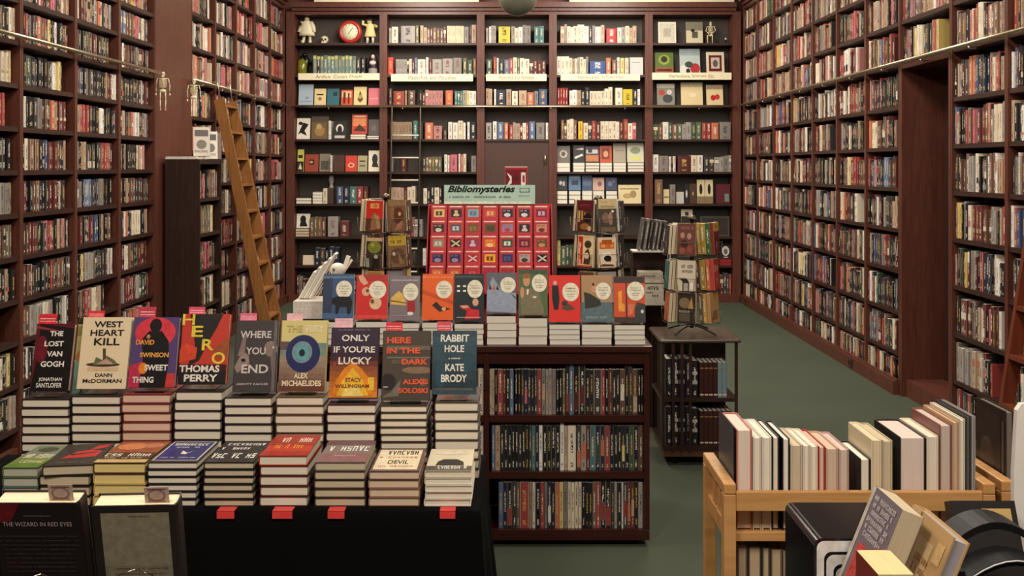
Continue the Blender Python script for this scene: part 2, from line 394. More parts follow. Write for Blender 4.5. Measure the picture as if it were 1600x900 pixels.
# doorway in the right wall: jambs, head, step and the closed door set back in it
jm = MB().box(2.95, 3.29, YD1-0.05, YD1-0.004, 0, 2.52).box(2.95, 3.29, YD0+0.004, YD0+0.035, 0, 2.52).box(2.95, 3.29, YD0+0.04, YD1-0.055, 2.49, 2.52)
structure('trim_1', jm.build('trim_1', MAHOG), 'brown wooden jambs of the doorway in the right wall')
structure('trim_2', box_obj('trim_2', 2.98, 3.6, YD0+0.04, YD1-0.055, 0, 0.13, MAHOG), 'raised threshold of the doorway')
dr = structure('door_1', MB().box(3.27, 3.3, YD0+0.045, YD1-0.06, 0.14, 2.48).box(3.262, 3.27, YD0+0.12, YD1-0.14, 0.35, 1.15).box(3.262, 3.27, YD0+0.12, YD1-0.14, 1.3, 2.3).build('door_1', plain(rgb(58, 34, 28), 0.5)), 'dark closed door set back in the doorway')
MB().ball((3.23, YD0+0.11, 1.05), .03, .03, .03, col=rgb(150, 120, 70)).build('door_handle', BRASS, dr)
# cornices
def cornice(name, x0, x1, y0, y1, z0, axis, sgn):
    mb = MB()
    for d, a, bb in ((0.03, 0, .04), (0.075, .04, .07), (0.05, .07, .11)):
        if axis == 'x': mb.box(x0, x1, y0-d, y1, z0+a, z0+bb)
        else:
            xa, xb = (x0-d, x1) if sgn > 0 else (x0, x1+d)
            mb.box(xa, xb, y0, y1, z0+a, z0+bb)
    return structure(name, mb.build(name, MAHOG))
cornice('trim_3', -2.86, 2.86, YB, 13.14, 3.755, 'x', 1)
cornice('trim_4', -3.29, -2.95, 5.2, 12.70, 3.815, 'y', -1)
cornice('trim_5', 2.95, 3.29, 5.2, 12.70, 3.815, 'y', 1)
for px0, px1, lab in ((490, 748, 'long cream board standing on the cornice over the first two bays'), (890, 1148, 'long cream board standing on the cornice over the last two bays')):
    o = MB().box(PX(px0, YB), PX(px1, YB), YB+.03, YB+.05, 3.8675, 4.12).box(PX(px0, YB)-.01, PX(px1, YB)+.01, YB+.025, YB+.055, 4.12, 4.14).build('header_board', plain(rgb(236, 226, 196), 0.6))
    tag(o, lab, 'board', 'cream boards above the back bookcases')

# ------------------------------------------------------------------ built-in bookcases
def bookcase(name, label, M, W, D, z_top, shelves, tl=.0195, tr=.0195, plinth=.07, group='built-in bookcases', back=DARKBACK_S, cat='bookcase', mat=MAHOG, matsh=MAHOG_H, sth=.03, stile=True):
    t = empty(name, M=M); tag(t, label, cat, group)
    g = .0006
    for x0, x1 in ((g, tl), (W-tr, W-g)):
        box_obj('upright', x0, x1, 0, D, 0.002 if plinth < 1 else plinth-.02, z_top, mat, t)
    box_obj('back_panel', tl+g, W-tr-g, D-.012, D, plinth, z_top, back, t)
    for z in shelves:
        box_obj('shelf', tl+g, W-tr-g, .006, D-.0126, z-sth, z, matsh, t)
    if 0.03 < plinth < 1: box_obj('plinth', tl+g, W-tr-g, .012, .05, 0.002, min(plinth, shelves[0]-sth-.001), mat, t)
    box_obj('top_board', tl+g, W-tr-g, .003, D-.0126, z_top-.04, z_top-.0005, mat, t)
    return t
RS = [.07, .32, .635, .955, 1.27, 1.585, 1.90, 2.215, 2.547, 2.86, 3.18, 3.5]
LS = [.20, .455, .71, .96, 1.215, 1.471, 1.727, 1.986, 2.243, 2.50, 2.754, 3.0, 3.26, 3.52]
RRAIL = 2.547; LRAIL = 2.50
MR = lambda y: TR(XW, y, 0) @ ROT(-math.pi/2, 'Z')      # local x runs towards the camera
ML = lambda y: TR(-XW, y, 0) @ ROT(math.pi/2, 'Z')      # local x runs away from the camera
BAY = .741
bays = []        # (matrix, width, shelves, top, rail z, bay words, side words, reversed count)
for i in range(7):
    y = YC-(6-i)*BAY
    bays.append((MR(y), BAY, RS, 3.81, RRAIL, f'{ORD[i]} bay past doorway', 'doorway', True, 'R'))
for i in range(2):
    bays.append((MR(YD0-i*.755), .755, RS, 3.81, RRAIL, f'{ORD[i]} bay before doorway', 'doorway', False, 'R'))
bays.append((MR(YD1-.0005), YD1-YD0-.001, [2.547, 2.86, 3.18, 3.5], 3.81, RRAIL, 'bay over doorway', 'far', False, 'RD'))
for i in range(4):
    bays.append((ML(8.165-(i+1)*.74), .74, LS, 3.81, LRAIL, f'{ORD[i]} bay before pillar', 'pillar', True, 'L'))
for i in range(5):
    bays.append((ML(9.075+i*BAY), BAY, RS, 3.81, RRAIL, f'{ORD[i]} bay past pillar', 'pillar', False, 'LF'))
for Mx, Wd, sh, zt, rz, words_, side, rev, wl in bays:
    wall = 'right wall' if wl[0] == 'R' else 'left wall'
    if wl == 'RD':
        bookcase('wall_bookcase', 'upper bookcase built in over the doorway of the right wall', Mx, Wd, .31, zt, sh, plinth=2.53)
        continue
    bookcase('built_in_bookcase', f'tall mahogany bookcase built into the {wall}, {words_}', Mx, Wd, .31, zt, sh)

# every book of the side walls is worked out first; the 300 that show largest become objects, the rest one mesh
cand = []
def fill_shelf(Mx, Wd, z, gap, words_, side, rev, shelf_words, weights, hr, bottom=False, x0=.024, depth=.2, wr=(.017, .042), key=''):
    x = x0+R.uniform(0, .01); row = []; end = Wd-x0
    stop = end-(R.uniform(0, .07) if R.random() < .75 else R.uniform(.08, .2))
    while True:
        if R.random() < .16 and row:                         # a set: several alike
            rep = R.randint(2, 4)
        else: rep = 1
        nm, c = pick(weights); wd = R.uniform(*wr)**1.0; h = min(gap-.035, R.uniform(*hr)); d = R.uniform(depth*.8, depth)
        bands = ()
        q = R.random()
        if q < .22: 
            c2 = R.choice(PAL[R.choice(['red', 'cream', 'white', 'pink', 'black', 'orange', 'tan', 'grey'])]); a = R.uniform(.02, .7); bands = ((a, min(.98, a+R.uniform(.06, .3)), c2),)
        stopped = False
        for _ in range(rep):
            if x+wd > stop: stopped = True; break
            row.append(dict(M=Mx @ TR(x, .012+R.uniform(0, .02), z+.0005), w=wd-.0008, h=h-R.uniform(0, .004), d=d, nm=nm, c=c, bands=bands, ink=ink_for(nm), hard=R.random() < .6))
            x += wd
        if stopped: break
    nrow = len(row)
    for i, r_ in enumerate(row):
        k = nrow-1-i if rev else i
        r_['label'] = f"{r_['nm']} book, {ORD[k]} from {side} side, {shelf_words}, {words_}"
        p = r_['M'] @ Vector((r_['w']/2, 0, r_['h']/2)); r_['p'] = p
        ax = (r_['M'].to_3x3() @ Vector((1, 0, 0)))
        px0 = VPX+F*p.x/p.y; py0 = VPY+F*(EYE-p.z)/p.y
        hidden = not (-10 < px0 < 1600 and -40 < py0 < 905)
        if px0 < 450 and py0 > 480 and px0 > 32: hidden = True
        if px0 < 40 and py0 > 690: hidden = True
        if px0 > 1110 and py0 > 660 and px0 < 1480: hidden = True
        if key == 'LF' and px0 > 300 and px0 < 350 and py0 > 250: hidden = True
        a = r_['h']*r_['w']*abs(p.x)/p.y*(F/p.y)**2
        r_['area'] = 0 if hidden else a
        cand.append(r_)
for Mx, Wd, sh, zt, rz, words_, side, rev, wl in bays:
    below = sorted([z for z in sh if z < rz-.05], reverse=True); above = sorted([z for z in sh if z >= rz-.05])
    for i, z in enumerate(sh):
        top = sh[i+1]-.03 if i+1 < len(sh) else zt-.04
        sw = f'{ORD[below.index(z)]} shelf below rail' if z in below else f'{ORD[above.index(z)]} shelf above rail'
        if wl == 'L':
            fill_shelf(Mx, Wd, z, top-z, words_, side, rev, sw, W_NEAR if z < 2.6 else W_WARM, (.175, .218), depth=.17, wr=(.018, .048), key=wl)
        else:
            fill_shelf(Mx, Wd, z, top-z, words_, side, rev, sw, W_DARK if z < 2.5 else W_WARM, (.205, .262), depth=.2, key=wl)
# low bookcase standing against the pillar
LBY = 8.30
LBS = [.27, .57, .87, 1.18, 1.48]
bookcase('low_bookcase', 'dark freestanding bookcase with a plain end panel against the pillar', TR(-2.63, LBY, 0) @ ROT(math.pi/2, 'Z'), .62, .29, 1.81, LBS, plinth=.2, group=None, back=DARKWOOD, mat=DARKWOOD, matsh=DARKWOOD)
for i, z in enumerate(LBS):
    fill_shelf(TR(-2.63, LBY, 0) @ ROT(math.pi/2, 'Z'), .62, z, (LBS[i+1] if i+1 < len(LBS) else 1.79)-z-.03, 'low bookcase by the pillar', 'camera', False, f'{ORD[len(LBS)-1-i]} shelf down', W_WARM if i > 2 else W_DARK, (.2, .245), key='LB')
cand.sort(key=lambda r_: -r_['area'])
for r_ in cand[:300]:
    whole_book('shelf_book', r_['w'], r_['h'], r_['d'], r_['c'], r_['ink'], r_['bands'], r_['M'], r_['hard'], label=r_['label'].replace('camera side', 'near end'), group='books on the side wall shelves')
mb = MB()
for r_ in cand[300:]:
    book_into(mb, r_['w'], r_['h'], r_['d'], r_['c'], r_['ink'], r_['bands'], r_['M'], r_['hard'])
tag(mb.build('shelved_books', BM), 'all the other books that fill the tall side wall bookcases', 'books', kind='stuff')

# ladder rails along the shelves
def rail(label, pts, nrm, n):
    t = empty('ladder_rail', pts[0]); tag(t, label, 'rail', 'ladder rails on the bookcases')
    q = [Vector(p)-Vector(pts[0]) for p in pts]
    MB().tube(q, .013, 10).build('rail_tube', BRASS, t)
    for i in range(n):
        c = q[0].lerp(q[-1], (i+.5)/n); e = c-Vector(nrm)*.047
        MB().tube([c+Vector((0, 0, -.018)), c+Vector((0, 0, -.03)), e+Vector((0, 0, -.03))], .007, 6).build('rail_bracket', BRASS, t)
rail('thin pale metal ladder rail along the near left wall bookcases', [(-2.90, 5.2, 2.515), (-2.90, 8.12, 2.515)], (1, 0, 0), 4)
rail('thin pale metal ladder rail on the left wall past the pillar', [(-2.90, 8.95, 2.535), (-2.90, 12.70, 2.535)], (1, 0, 0), 6)
rail('thin pale metal ladder rail along the whole right wall', [(2.90, 5.2, 2.535), (2.90, 12.70, 2.535)], (-1, 0, 0), 10)
rail('thin pale metal ladder rail across the back wall', [(-2.86, 12.75, 2.52), (2.86, 12.75, 2.52)], (0, -1, 0), 6)

# baseboards (flush plinth ledge along the side bookcases) and outlets
structure('baseboard_right', MB().box(2.905, 2.948, YD1, 12.72, 0.001, .105).box(2.925, 2.948, YD1, 12.72, .105, .118).build('baseboard_right', MAHOG))
structure('baseboard_left', MB().box(-2.948, -2.905, 9.1, 12.72, 0.001, .105).build('baseboard_left', MAHOG))
structure('baseboard_back', MB().box(-2.90, 2.90, 12.755, 12.798, 0.001, .10).build('baseboard_back', MAHOG))
for y, lab in ((8.55, 'small brown power outlet low on the baseboard below the second bay'), (12.4, 'small brown power outlet on the baseboard by the back corner')):
    t = empty('power_outlet', (2.905, y, .06)); tag(t, lab, 'outlet')
    box_obj('cover_plate', -.012, -.0005, -.04, .04, -.032, .032, plain(rgb(70, 44, 34), .4), t)
    for dy in (-.02, .02): MB().box(-.014, -.012, dy-.011, dy+.011, -.014, .014).build('socket', BLACKPL, t)

# ------------------------------------------------------------------ back wall
BB = [(447, 599, 13, 6), (599, 751, 6, 6), (751, 864, 6, 6), (864, 1014, 6, 6), (1014, 1158, 6, 13)]
SY = [67, 117, 164, 217.5, 268.5, 318.5, 370, 415, 461]
BZ = [PZ(y, YB) for y in SY]
bayname = lambda i: f'{ORD[i]} bay of back wall'
for i, (a, c, tl, tr) in enumerate(BB):
    Mx = TR(PX(a, YB), YB, 0)
    sh = sorted(BZ if i != 2 else BZ[:4])
    t = bookcase('back_bookcase', f'mahogany bookcase with a dark back, {bayname(i)} counted from the left', Mx, (c-a)*K, .31, 3.75, sh, tl*K, tr*K, plinth=.09 if i != 2 else 0, group='bookcases of the back wall', back=DARKBACK, sth=.028)
    if i == 2:
        w_ = (c-a)*K; x0, x1 = tl*K+.001, w_-tr*K-.001
        dp = MB().box(x0, x1, .03, .06, .01, BZ[3]-.03).box(x0+.08, x1-.08, .024, .03, .25, 1.0).box(x0+.08, x1-.08, .024, .03, 1.15, 2.0).build('door_panel', plain(rgb(70, 44, 36), .5), t)
        MB().tube([(x1-.05, .0, 1.78), (x1-.05, .0, 1.9)], .012, 8).tube([(x1-.05, .0, 1.84), (x1-.05, .03, 1.84)], .006, 6).build('door_pull', BRASS, dp)
YF = YB+.035
SHELFW = ['top shelf', 'second shelf down', 'third shelf down', 'fourth shelf down', 'fifth shelf down', 'sixth shelf down', 'seventh shelf down', 'eighth shelf down', 'bottom shelf']
count_in = {}
def nextord(i, j):
    k = count_in.get((i, j), 0); count_in[(i, j)] = k+1; return k
def spine(i, j, px, wpx, hpx, nm, c=None, bands=(), hard=True, letter=True, d=.2):
    c = c or R.choice(PAL[nm]); k = nextord(i, j)
    whole_book('antique_book', wpx*K-.001, hpx*K, d, c, ink_for(nm), bands, TR(PX(px, YB)+.0005, YF+R.uniform(0, .02), BZ[j]+.0005), hard, letter=letter,
               label=f'{nm} spine, {ORD[k]} spine from the left on {SHELFW[j]}, {bayname(i)}', group='books on the back wall shelves')
def run(i, j, p0, p1, weights=W_OLD, hp=(25, 33), wp=(3.6, 8.5)):
    x = p0
    while x < p1-3:
        wpx = min(R.uniform(*wp), p1-x)
        nm, c = pick(weights); hpx = R.uniform(*hp); rep = R.randint(2, 4) if R.random() < .14 else 1
        for _ in range(rep):
            if x+wpx > p1+.5: break
            bd = ((.6, .8, R.choice(PAL['cream'])),) if R.random() < .15 else ()
            spine(i, j, x, wpx, hpx, nm, c, bd); x += wpx
        else: continue
        break
def seq(i, j, items):
    """(px0, px1, height px, colour name)"""
    for a, c, h, nm in items: spine(i, j, a, c-a, h, nm)
def faceout(i, j, p0, p1, y0, y1, c, desc, layers=(), lean=9, base=None, page=PAGE, hard=True):
    """a book or picture standing face out, leaning back"""
    p0 = max(p0, BB[i][0]+BB[i][2]+.6); p1 = min(p1, BB[i][1]-BB[i][3]-.6)
    w_, h = (p1-p0)*K, (y1-y0)*K*1.01; zb = base if base is not None else BZ[j]+.0005; th = .022
    Mx = TR(PX(p0, YB), YF+.035, zb+th*math.sin(lean*DEG)) @ ROT(-lean*DEG, 'X') @ M_FACE @ TR(-th, 0, 0)
    o = parted_book('face_out_book', th, h, w_, c, None, layers, Mx, hard, page, label=f'{desc} on {SHELFW[j]}, {bayname(i)}', group='books facing out on the back wall')
    return o
def flats(i, j, p0, p1, y0, y1, n_, c, desc, page=PAGE_W, under=None):
    """a pile of closed books, tails to the room; returns the height of its top"""
    p0 = max(p0, BB[i][0]+BB[i][2]+.6); p1 = min(p1, BB[i][1]-BB[i][3]-.6)
    hh = (y1-y0)*K; z = BZ[j]+.0005
    th = hh/n_
    for q in range(n_):
        whole_book('piled_book', th-.0006, .2, (p1-p0)*K-.004*R.random(), c, None, (), TR(PX(p0, YB), YF-.01, z+q*th) @ M_FLAT, letter=False, page=page,
                   label=(f'white-edged book {ORD[n_-1-q]} down in pile under the {under}' if under else f'{desc}, {ORD[n_-1-q]} from top of pile, {SHELFW[j]}, {bayname(i)}'), group='piled books on the back wall')
    return z+hh+.0003
c_ = rgb
INK_D = rgb(40, 34, 30)
# bay 1
for q in range(12):
    spine(0, 1, 488+q*5.6, 5.5, 31-(q % 3)*.6, 'teal', rgb(112, 134, 128) if q not in (1,) else rgb(52, 40, 36), ((.82, .97, rgb(196, 196, 110) if q % 4 != 3 else rgb(120, 120, 90)),))
spine(0, 1, 556, 6, 28, 'charcoal'); spine(0, 1, 563, 6.5, 29, 'black')
faceout(0, 2, 464, 487, 129, 162, c_(166, 184, 198), 'pale blue book', (('r', .1, .15, .9, .2, c_(140, 160, 176)), ('e', .6, .35, .12, .05, c_(120, 140, 160))))
faceout(0, 2, 489, 507, 136, 162, c_(222, 200, 150), 'small cream book', (('r', .2, .6, .8, .68, INK_D), ('e', .5, .38, .16, .1, c_(150, 120, 80))))
faceout(0, 2, 509, 528, 136, 162, c_(52, 104, 116), 'dark teal book', (('r', .5, .55, .85, .8, c_(30, 60, 70)),))
faceout(0, 2, 531, 549, 139, 163, c_(206, 84, 52), 'orange red book', (('r', .1, .5, .9, .9, c_(230, 200, 150)), ('r', .2, .1, .4, .85, c_(90, 30, 24)), ('r', .6, .1, .75, .8, c_(90, 30, 24))))
faceout(0, 2, 551, 571, 133, 162, c_(220, 200, 140), 'yellowed picture-cover book', (('p', [(.5, .8), (.3, .3), (.5, .12), (.75, .3)], c_(80, 66, 40)), ('e', .5, .45, .14, .12, c_(190, 150, 90))))
faceout(0, 2, 574, 593, 134, 161, c_(214, 112, 124), 'pink book', (('r', .15, .35, .85, .4, c_(240, 180, 180)),))
faceout(0, 3, 461, 482, 182, 215, c_(228, 222, 206), 'white book with black figure shapes', (('p', [(.1, .2), (.5, .8), (.9, .7), (.6, .4), (.8, .15), (.3, .3)], c_(26, 24, 24)), ('e', .3, .75, .16, .08, c_(26, 24, 24))))
faceout(0, 3, 484, 511, 179, 215, c_(110, 88, 62), 'large brown painted-cover book', (('e', .5, .35, .3, .22, c_(160, 124, 74)), ('e', .45, .55, .16, .12, c_(186, 158, 110)), ('r', 0, .75, 1, 1, c_(84, 74, 62))))
spine(0, 3, 512, 3.6, 29, 'white')
faceout(0, 3, 519, 539, 187, 215, c_(40, 38, 40), 'black and white photo book', (('e', .5, .6, .3, .25, c_(220, 214, 204)), ('e', .5, .5, .18, .25, c_(30, 28, 28)), ('r', .1, .05, .9, .2, c_(200, 196, 188))))
zt = flats(0, 3, 547, 571, 209, 217, 2, c_(120, 60, 50), 'flat pale-edged book')
faceout(0, 3, 548, 572, 176, 207, c_(186, 66, 44), 'red mountain-picture book', (('r', .08, .4, .92, .8, c_(224, 140, 90)), ('p', [(.1, .15), (.5, .5), (.9, .2), (.9, .12)], c_(70, 40, 34)), ('r', .1, .86, .9, .93, c_(230, 200, 170))), base=zt)
zt = flats(0, 3, 573, 592, 211, 217, 2, c_(90, 90, 90), 'flat grey-edged book')
faceout(0, 3, 574, 592, 184, 209, c_(88, 82, 80), 'plain grey book', (('r', .3, .3, .7, .6, c_(110, 104, 100)),), base=zt)
faceout(0, 4, 462, 472, 231, 266, c_(196, 190, 90), 'narrow yellow and black book', (('r', 0, 0, 1, .45, c_(34, 32, 30)), ('p', [(.2, .1), (.5, .4), (.8, .1)], c_(214, 206, 180)), ('r', .15, .6, .85, .75, c_(40, 40, 30))))
faceout(0, 4, 474, 495, 239, 266, c_(150, 66, 44), 'rust book with a black square', (('r', .35, .4, .7, .7, c_(30, 24, 22)), ('e', .5, .55, .12, .08, c_(190, 150, 120))))
faceout(0, 4, 497, 514, 238, 266, c_(128, 120, 108), 'grey engraved-cover book', (('r', .15, .1, .85, .6, c_(80, 76, 68)),))
spine(0, 4, 515, 2.5, 26, 'white')
faceout(0, 4, 519, 536, 240, 266, c_(74, 44, 34), 'dark brown book', (('r', .2, .4, .8, .44, c_(100, 66, 50)),))
faceout(0, 4, 538, 556, 240, 265, c_(208, 62, 48), 'bright red book with a round emblem', (('e', .5, .4, .28, .16, c_(240, 180, 150)), ('e', .5, .4, .16, .08, c_(200, 50, 40))))
faceout(0, 4, 557, 572, 241, 266, c_(170, 160, 124), 'grey green book', (('r', .2, .3, .8, .42, c_(110, 110, 80)), ('r', .2, .6, .8, .7, c_(70, 70, 50))))
faceout(0, 4, 574, 594, 233, 266, c_(230, 222, 200), 'white book with a black head silhouette', (('e', .55, .6, .24, .24, c_(20, 18, 18)), ('p', [(.4, .5), (.7, .5), (.9, .2), (.3, .22)], c_(20, 18, 18))))
flats(0, 5, 462, 486, 309, 318.5, 2, c_(70, 60, 54), 'flat dark book'); flats(0, 5, 488, 503, 300, 318.5, 4, c_(170, 160, 150), 'flat pale book')
seq(0, 5, [(503.5, 509.5, 24, 'cream'), (525, 535, 27, 'blue'), (535.5, 545, 27, 'navy'), (545.5, 556, 27, 'teal'), (556.5, 566, 27, 'red'), (566.5, 574, 27, 'maroon')])
faceout(0, 6, 461, 482, 333, 355, c_(232, 226, 210), 'white card with a black profile silhouette', (('e', .5, .6, .22, .28, c_(20, 18, 18)), ('p', [(.3, .4), (.7, .45), (.85, .1), (.25, .1)], c_(20, 18, 18))), base=flats(0, 6, 461, 482, 357, 370, 3, c_(110, 84, 60), 'flat brown book', PAGE_D))
run(0, 6, 483, 510, [('brown', 3), ('olive', 1)], (28, 31), (5, 7)); seq(0, 6, [(511, 527, 31, 'grey'), (530, 544, 24, 'maroon')])
faceout(0, 7, 471, 489, 399, 414, c_(220, 204, 176), 'plain cream box', ()); run(0, 7, 490, 530, [('navy', 3), ('blue', 2), ('charcoal', 2)], (22, 29), (6, 9)); run(0, 8, 462, 590, W_DARK, (22, 30))
# bay 2
seq(1, 0, [(607, 611, 24, 'grey'), (611.5, 621, 26, 'cream'), (626, 648, 27, 'grey'), (648.5, 654, 28, 'olive'), (656, 661, 28, 'tan')]); run(1, 0, 661.5, 697, [('brown', 3), ('tan', 2), ('maroon', 1)], (22, 26), (4, 6))
for q in range(6): spine(1, 0, 698+q*4.4, 4.3, 27, 'cream', rgb(222, 206, 172))
seq(1, 0, [(725, 732, 26, 'grey'), (733, 736, 29, 'navy'), (736.5, 744, 29, 'tan')])
spine(1, 1, 605.5, 8, 28, 'red', rgb(204, 72, 60)); run(1, 1, 618, 652, W_OLD, (22, 28), (3, 5)); seq(1, 1, [(652, 664, 25, 'cream'), (665, 669, 28, 'white'), (670, 674, 26, 'maroon'), (675, 690, 25, 'grey'), (691, 707, 26, 'grey'), (708, 721, 27, 'grey'), (723, 729, 27, 'olive'), (730, 738, 24, 'green'), (739, 744, 26, 'brown')])
seq(1, 2, [(607, 612, 26, 'charcoal'), (614, 631, 22, 'red'), (632, 635, 23, 'tan'), (637, 648, 23, 'brown')]); run(1, 2, 654, 694, W_DARK, (19, 24), (3.5, 6)); spine(1, 2, 696, 11, 23, 'orange', rgb(196, 104, 74)); run(1, 2, 710, 744, W_OLD, (22, 27), (4, 7))
for q in range(7): spine(1, 3, 609+q*4.9, 4.8, 27+(q == 0), 'tan', rgb(150, 128, 104))
seq(1, 3, [(645, 652, 29, 'teal'), (652.5, 660, 27, 'charcoal')]); seq(1, 3, [(664, 676, 26, 'orange'), (677, 690, 21, 'pink'), (692, 698, 15, 'charcoal'), (700, 706, 27, 'white'), (707, 715, 26, 'white'), (715.5, 723, 29, 'cream'), (723.5, 727, 26, 'white'), (730, 733.5, 27, 'white'), (734, 744, 27, 'black')])
run(1, 4, 660, 692, [('olive', 2), ('charcoal', 2), ('brown', 1)], (22, 25), (4, 7)); seq(1, 4, [(694, 698, 27, 'white'), (699, 702, 26, 'cream'), (703, 714, 27, 'pink'), (716, 719, 28, 'white'), (720, 723, 27, 'orange'), (723.5, 728, 28, 'cream'), (736, 744, 25, 'grey')])
spine(1, 4, 626, 8, 24, 'maroon'); spine(1, 4, 609, 4, 23, 'grey')
run(1, 5, 607, 650, W_OLD, (24, 28), (5, 8)); run(1, 5, 661, 690, W_DARK, (24, 28), (5, 8))
run(1, 7, 660, 676, [('white', 1), ('grey', 1)], (26, 30), (3, 5)); run(1, 6, 608, 660, W_DARK, (26, 30))
# bay 3
seq(2, 0, [(759, 763, 24, 'grey')]); run(2, 0, 764, 778, [('white', 2), ('grey', 2)], (26, 28), (3, 5)); spine(2, 0, 779, 18, 26, 'yellow', rgb(206, 188, 70)); run(2, 0, 799, 830, [('grey', 3), ('tan', 2), ('cream', 2), ('white', 1)], (24, 30), (4, 7)); seq(2, 0, [(835, 842, 26, 'teal'), (842.5, 850, 27, 'teal')])
seq(2, 1, [(760, 769, 25, 'green'), (771, 775, 29, 'red'), (776, 779, 27, 'white'), (780, 787, 25, 'charcoal')]); run(2, 1, 788, 855, W_OLD, (23, 28), (4, 8))
run(2, 2, 759, 770, [('tan', 1)], (24, 27), (4, 6)); seq(2, 2, [(772, 775, 25, 'white'), (776, 790, 24, 'navy'), (791, 799, 25, 'tan'), (800, 809, 22, 'cream'), (811, 823, 23, 'tan'), (824, 834, 20, 'orange'), (835, 841, 22, 'grey'), (842, 855, 25, 'blue')])
seq(2, 3, [(759, 768, 26, 'grey'), (770, 776, 28, 'white'), (777, 787, 27, 'blue'), (788, 794, 26, 'orange')]); run(2, 3, 796, 826, W_OLD, (22, 27), (4, 7)); seq(2, 3, [(827, 836, 28, 'blue'), (838, 851, 26, 'grey'), (853, 857, 26, 'white')])
# bay 4
run(3, 0, 876, 945, [('white', 3), ('cream', 3), ('tan', 2), ('brown', 2), ('black', 1), ('grey', 2)], (25, 30), (3.4, 7)); spine(3, 0, 948, 16, 23, 'red', rgb(186, 40, 44)); run(3, 0, 965, 996, [('red', 1), ('cream', 3), ('tan', 3), ('grey', 1)], (24, 28), (4, 6.5))
run(3, 1, 870.5, 921, [('cream', 3), ('white', 2), ('grey', 2), ('red', 1), ('tan', 1), ('black', 1)], (25, 30), (3.4, 6.5)); spine(3, 1, 922, 25, 22, 'blue', rgb(52, 82, 140)); seq(3, 1, [(947.5, 955, 27, 'orange'), (957, 964, 24, 'brown'), (965, 969, 28, 'white'), (970, 976, 27, 'yellow'), (977, 983, 27, 'cream')])
faceout(3, 1, 985, 1006, 87, 115, c_(196, 198, 196), 'pale grey book beside the cream spines', (('r', .2, .7, .8, .74, c_(150, 152, 150)),), lean=4)
for q in range(4): spine(3, 2, 871+q*4.2, 4.1, 27, 'red', rgb(140, 36, 44))
run(3, 2, 890, 960, [('cream', 4), ('white', 3), ('tan', 2), ('black', 1), ('yellow', 1)], (22, 29), (4, 8)); spine(3, 2, 974, 15, 25, 'yellow', rgb(204, 182, 40)); spine(3, 2, 962, 11, 27, 'cream'); spine(3, 2, 997, 4, 25, 'white'); spine(3, 2, 990, 6.5, 24, 'navy')
run(3, 3, 877, 903, [('brown', 2), ('cream', 2), ('tan', 1)], (25, 35), (4, 6)); spine(3, 3, 904, 7, 28, 'yellow', rgb(222, 180, 50)); run(3, 3, 912, 995, [('red', 2), ('cream', 3), ('maroon', 2), ('charcoal', 2), ('grey', 1), ('white', 1), ('pink', 1)], (25, 33), (4, 8))
for p0, p1, y0, col_, ds, Ly in ((869, 891, 226, c_(104, 98, 92), 'grey book with a pale oval portrait', (('e', .5, .5, .3, .24, c_(190, 180, 164)), ('e', .5, .5, .16, .14, c_(90, 76, 66)))),
        (896, 914, 225, c_(36, 34, 36), 'black and white patterned book', (('p', [(.1, .3), (.8, .5), (.9, .4), (.2, .2)], c_(220, 214, 206)), ('p', [(.2, .75), (.9, .85), (.9, .72)], c_(220, 214, 206)))),
        (915, 937, 227, c_(60, 54, 58), 'dark book with a warm city picture', (('r', .05, .05, .95, .45, c_(190, 120, 70)), ('r', .1, .55, .9, .8, c_(200, 200, 200)), ('r', .2, .6, .5, .9, c_(40, 38, 40)))),
        (938, 957, 226, c_(186, 72, 40), 'rust red framed-picture book', (('r', .15, .2, .8, .85, c_(110, 44, 28)), ('e', .5, .5, .2, .2, c_(220, 150, 110)))),
        (959, 979, 222, c_(160, 150, 132), 'plain grey beige book', (('r', .2, .6, .8, .63, c_(120, 110, 96)),)),
        (981, 1007, 221, c_(202, 200, 178), 'pale green white book', (('e', .5, .6, .3, .18, c_(140, 150, 120)), ('r', .2, .12, .8, .3, c_(214, 214, 120))))):
    yb = 252
    zt = flats(3, 4, p0, p1, yb+2, 268.5, 3 if p0 != 869 else 2, R.choice([c_(80, 76, 72), c_(210, 204, 190)]), 'flat book', PAGE_W, under=ds)
    faceout(3, 4, p0, p1, y0, yb, col_, ds, Ly, base=zt)
for p0, p1, y0, col_, ds, Ly in ((869, 887, 273, c_(30, 30, 34), 'black book with white letters', (('e', .35, .5, .14, .14, c_(210, 210, 210)), ('r', .55, .3, .75, .6, c_(190, 190, 190)))),
        (889, 908, 272, c_(84, 116, 150), 'light blue book', (('r', .25, .35, .8, .65, c_(30, 44, 66)), ('r', .1, .8, .9, .9, c_(170, 190, 210)))),
        (910, 926, 272, c_(56, 74, 106), 'dark blue book', (('r', .1, .3, .9, .6, c_(84, 106, 140)),)),
        (927, 945, 276, c_(190, 156, 140), 'dusty pink book', (('e', .6, .5, .18, .2, c_(120, 90, 84)),)),
        (947, 965, 276, c_(52, 62, 92), 'navy mottled book', (('e', .4, .5, .2, .2, c_(100, 112, 140)), ('e', .7, .7, .12, .12, c_(90, 100, 130))))):
    yb = 296
    zt = flats(3, 5, p0, p1, yb+2, 318.5, 3, R.choice([c_(80, 76, 72), c_(210, 204, 190)]), 'flat book', PAGE_W, under=ds)
    faceout(3, 5, p0, p1, y0, yb, col_, ds, Ly, base=zt)
faceout(3, 5, 967, 1003, 288, 317, c_(222, 206, 160), 'wide cream drawing-cover book', (('e', .4, .4, .2, .14, c_(190, 160, 110)), ('e', .65, .5, .14, .2, c_(170, 140, 96)), ('r', .08, .75, .9, .82, c_(150, 130, 90))), lean=5)
seq(3, 7, [(862+9, 876, 40, 'yellow')]); run(3, 7, 877, 900, [('white', 1), ('green', 1)], (28, 34), (5, 8))
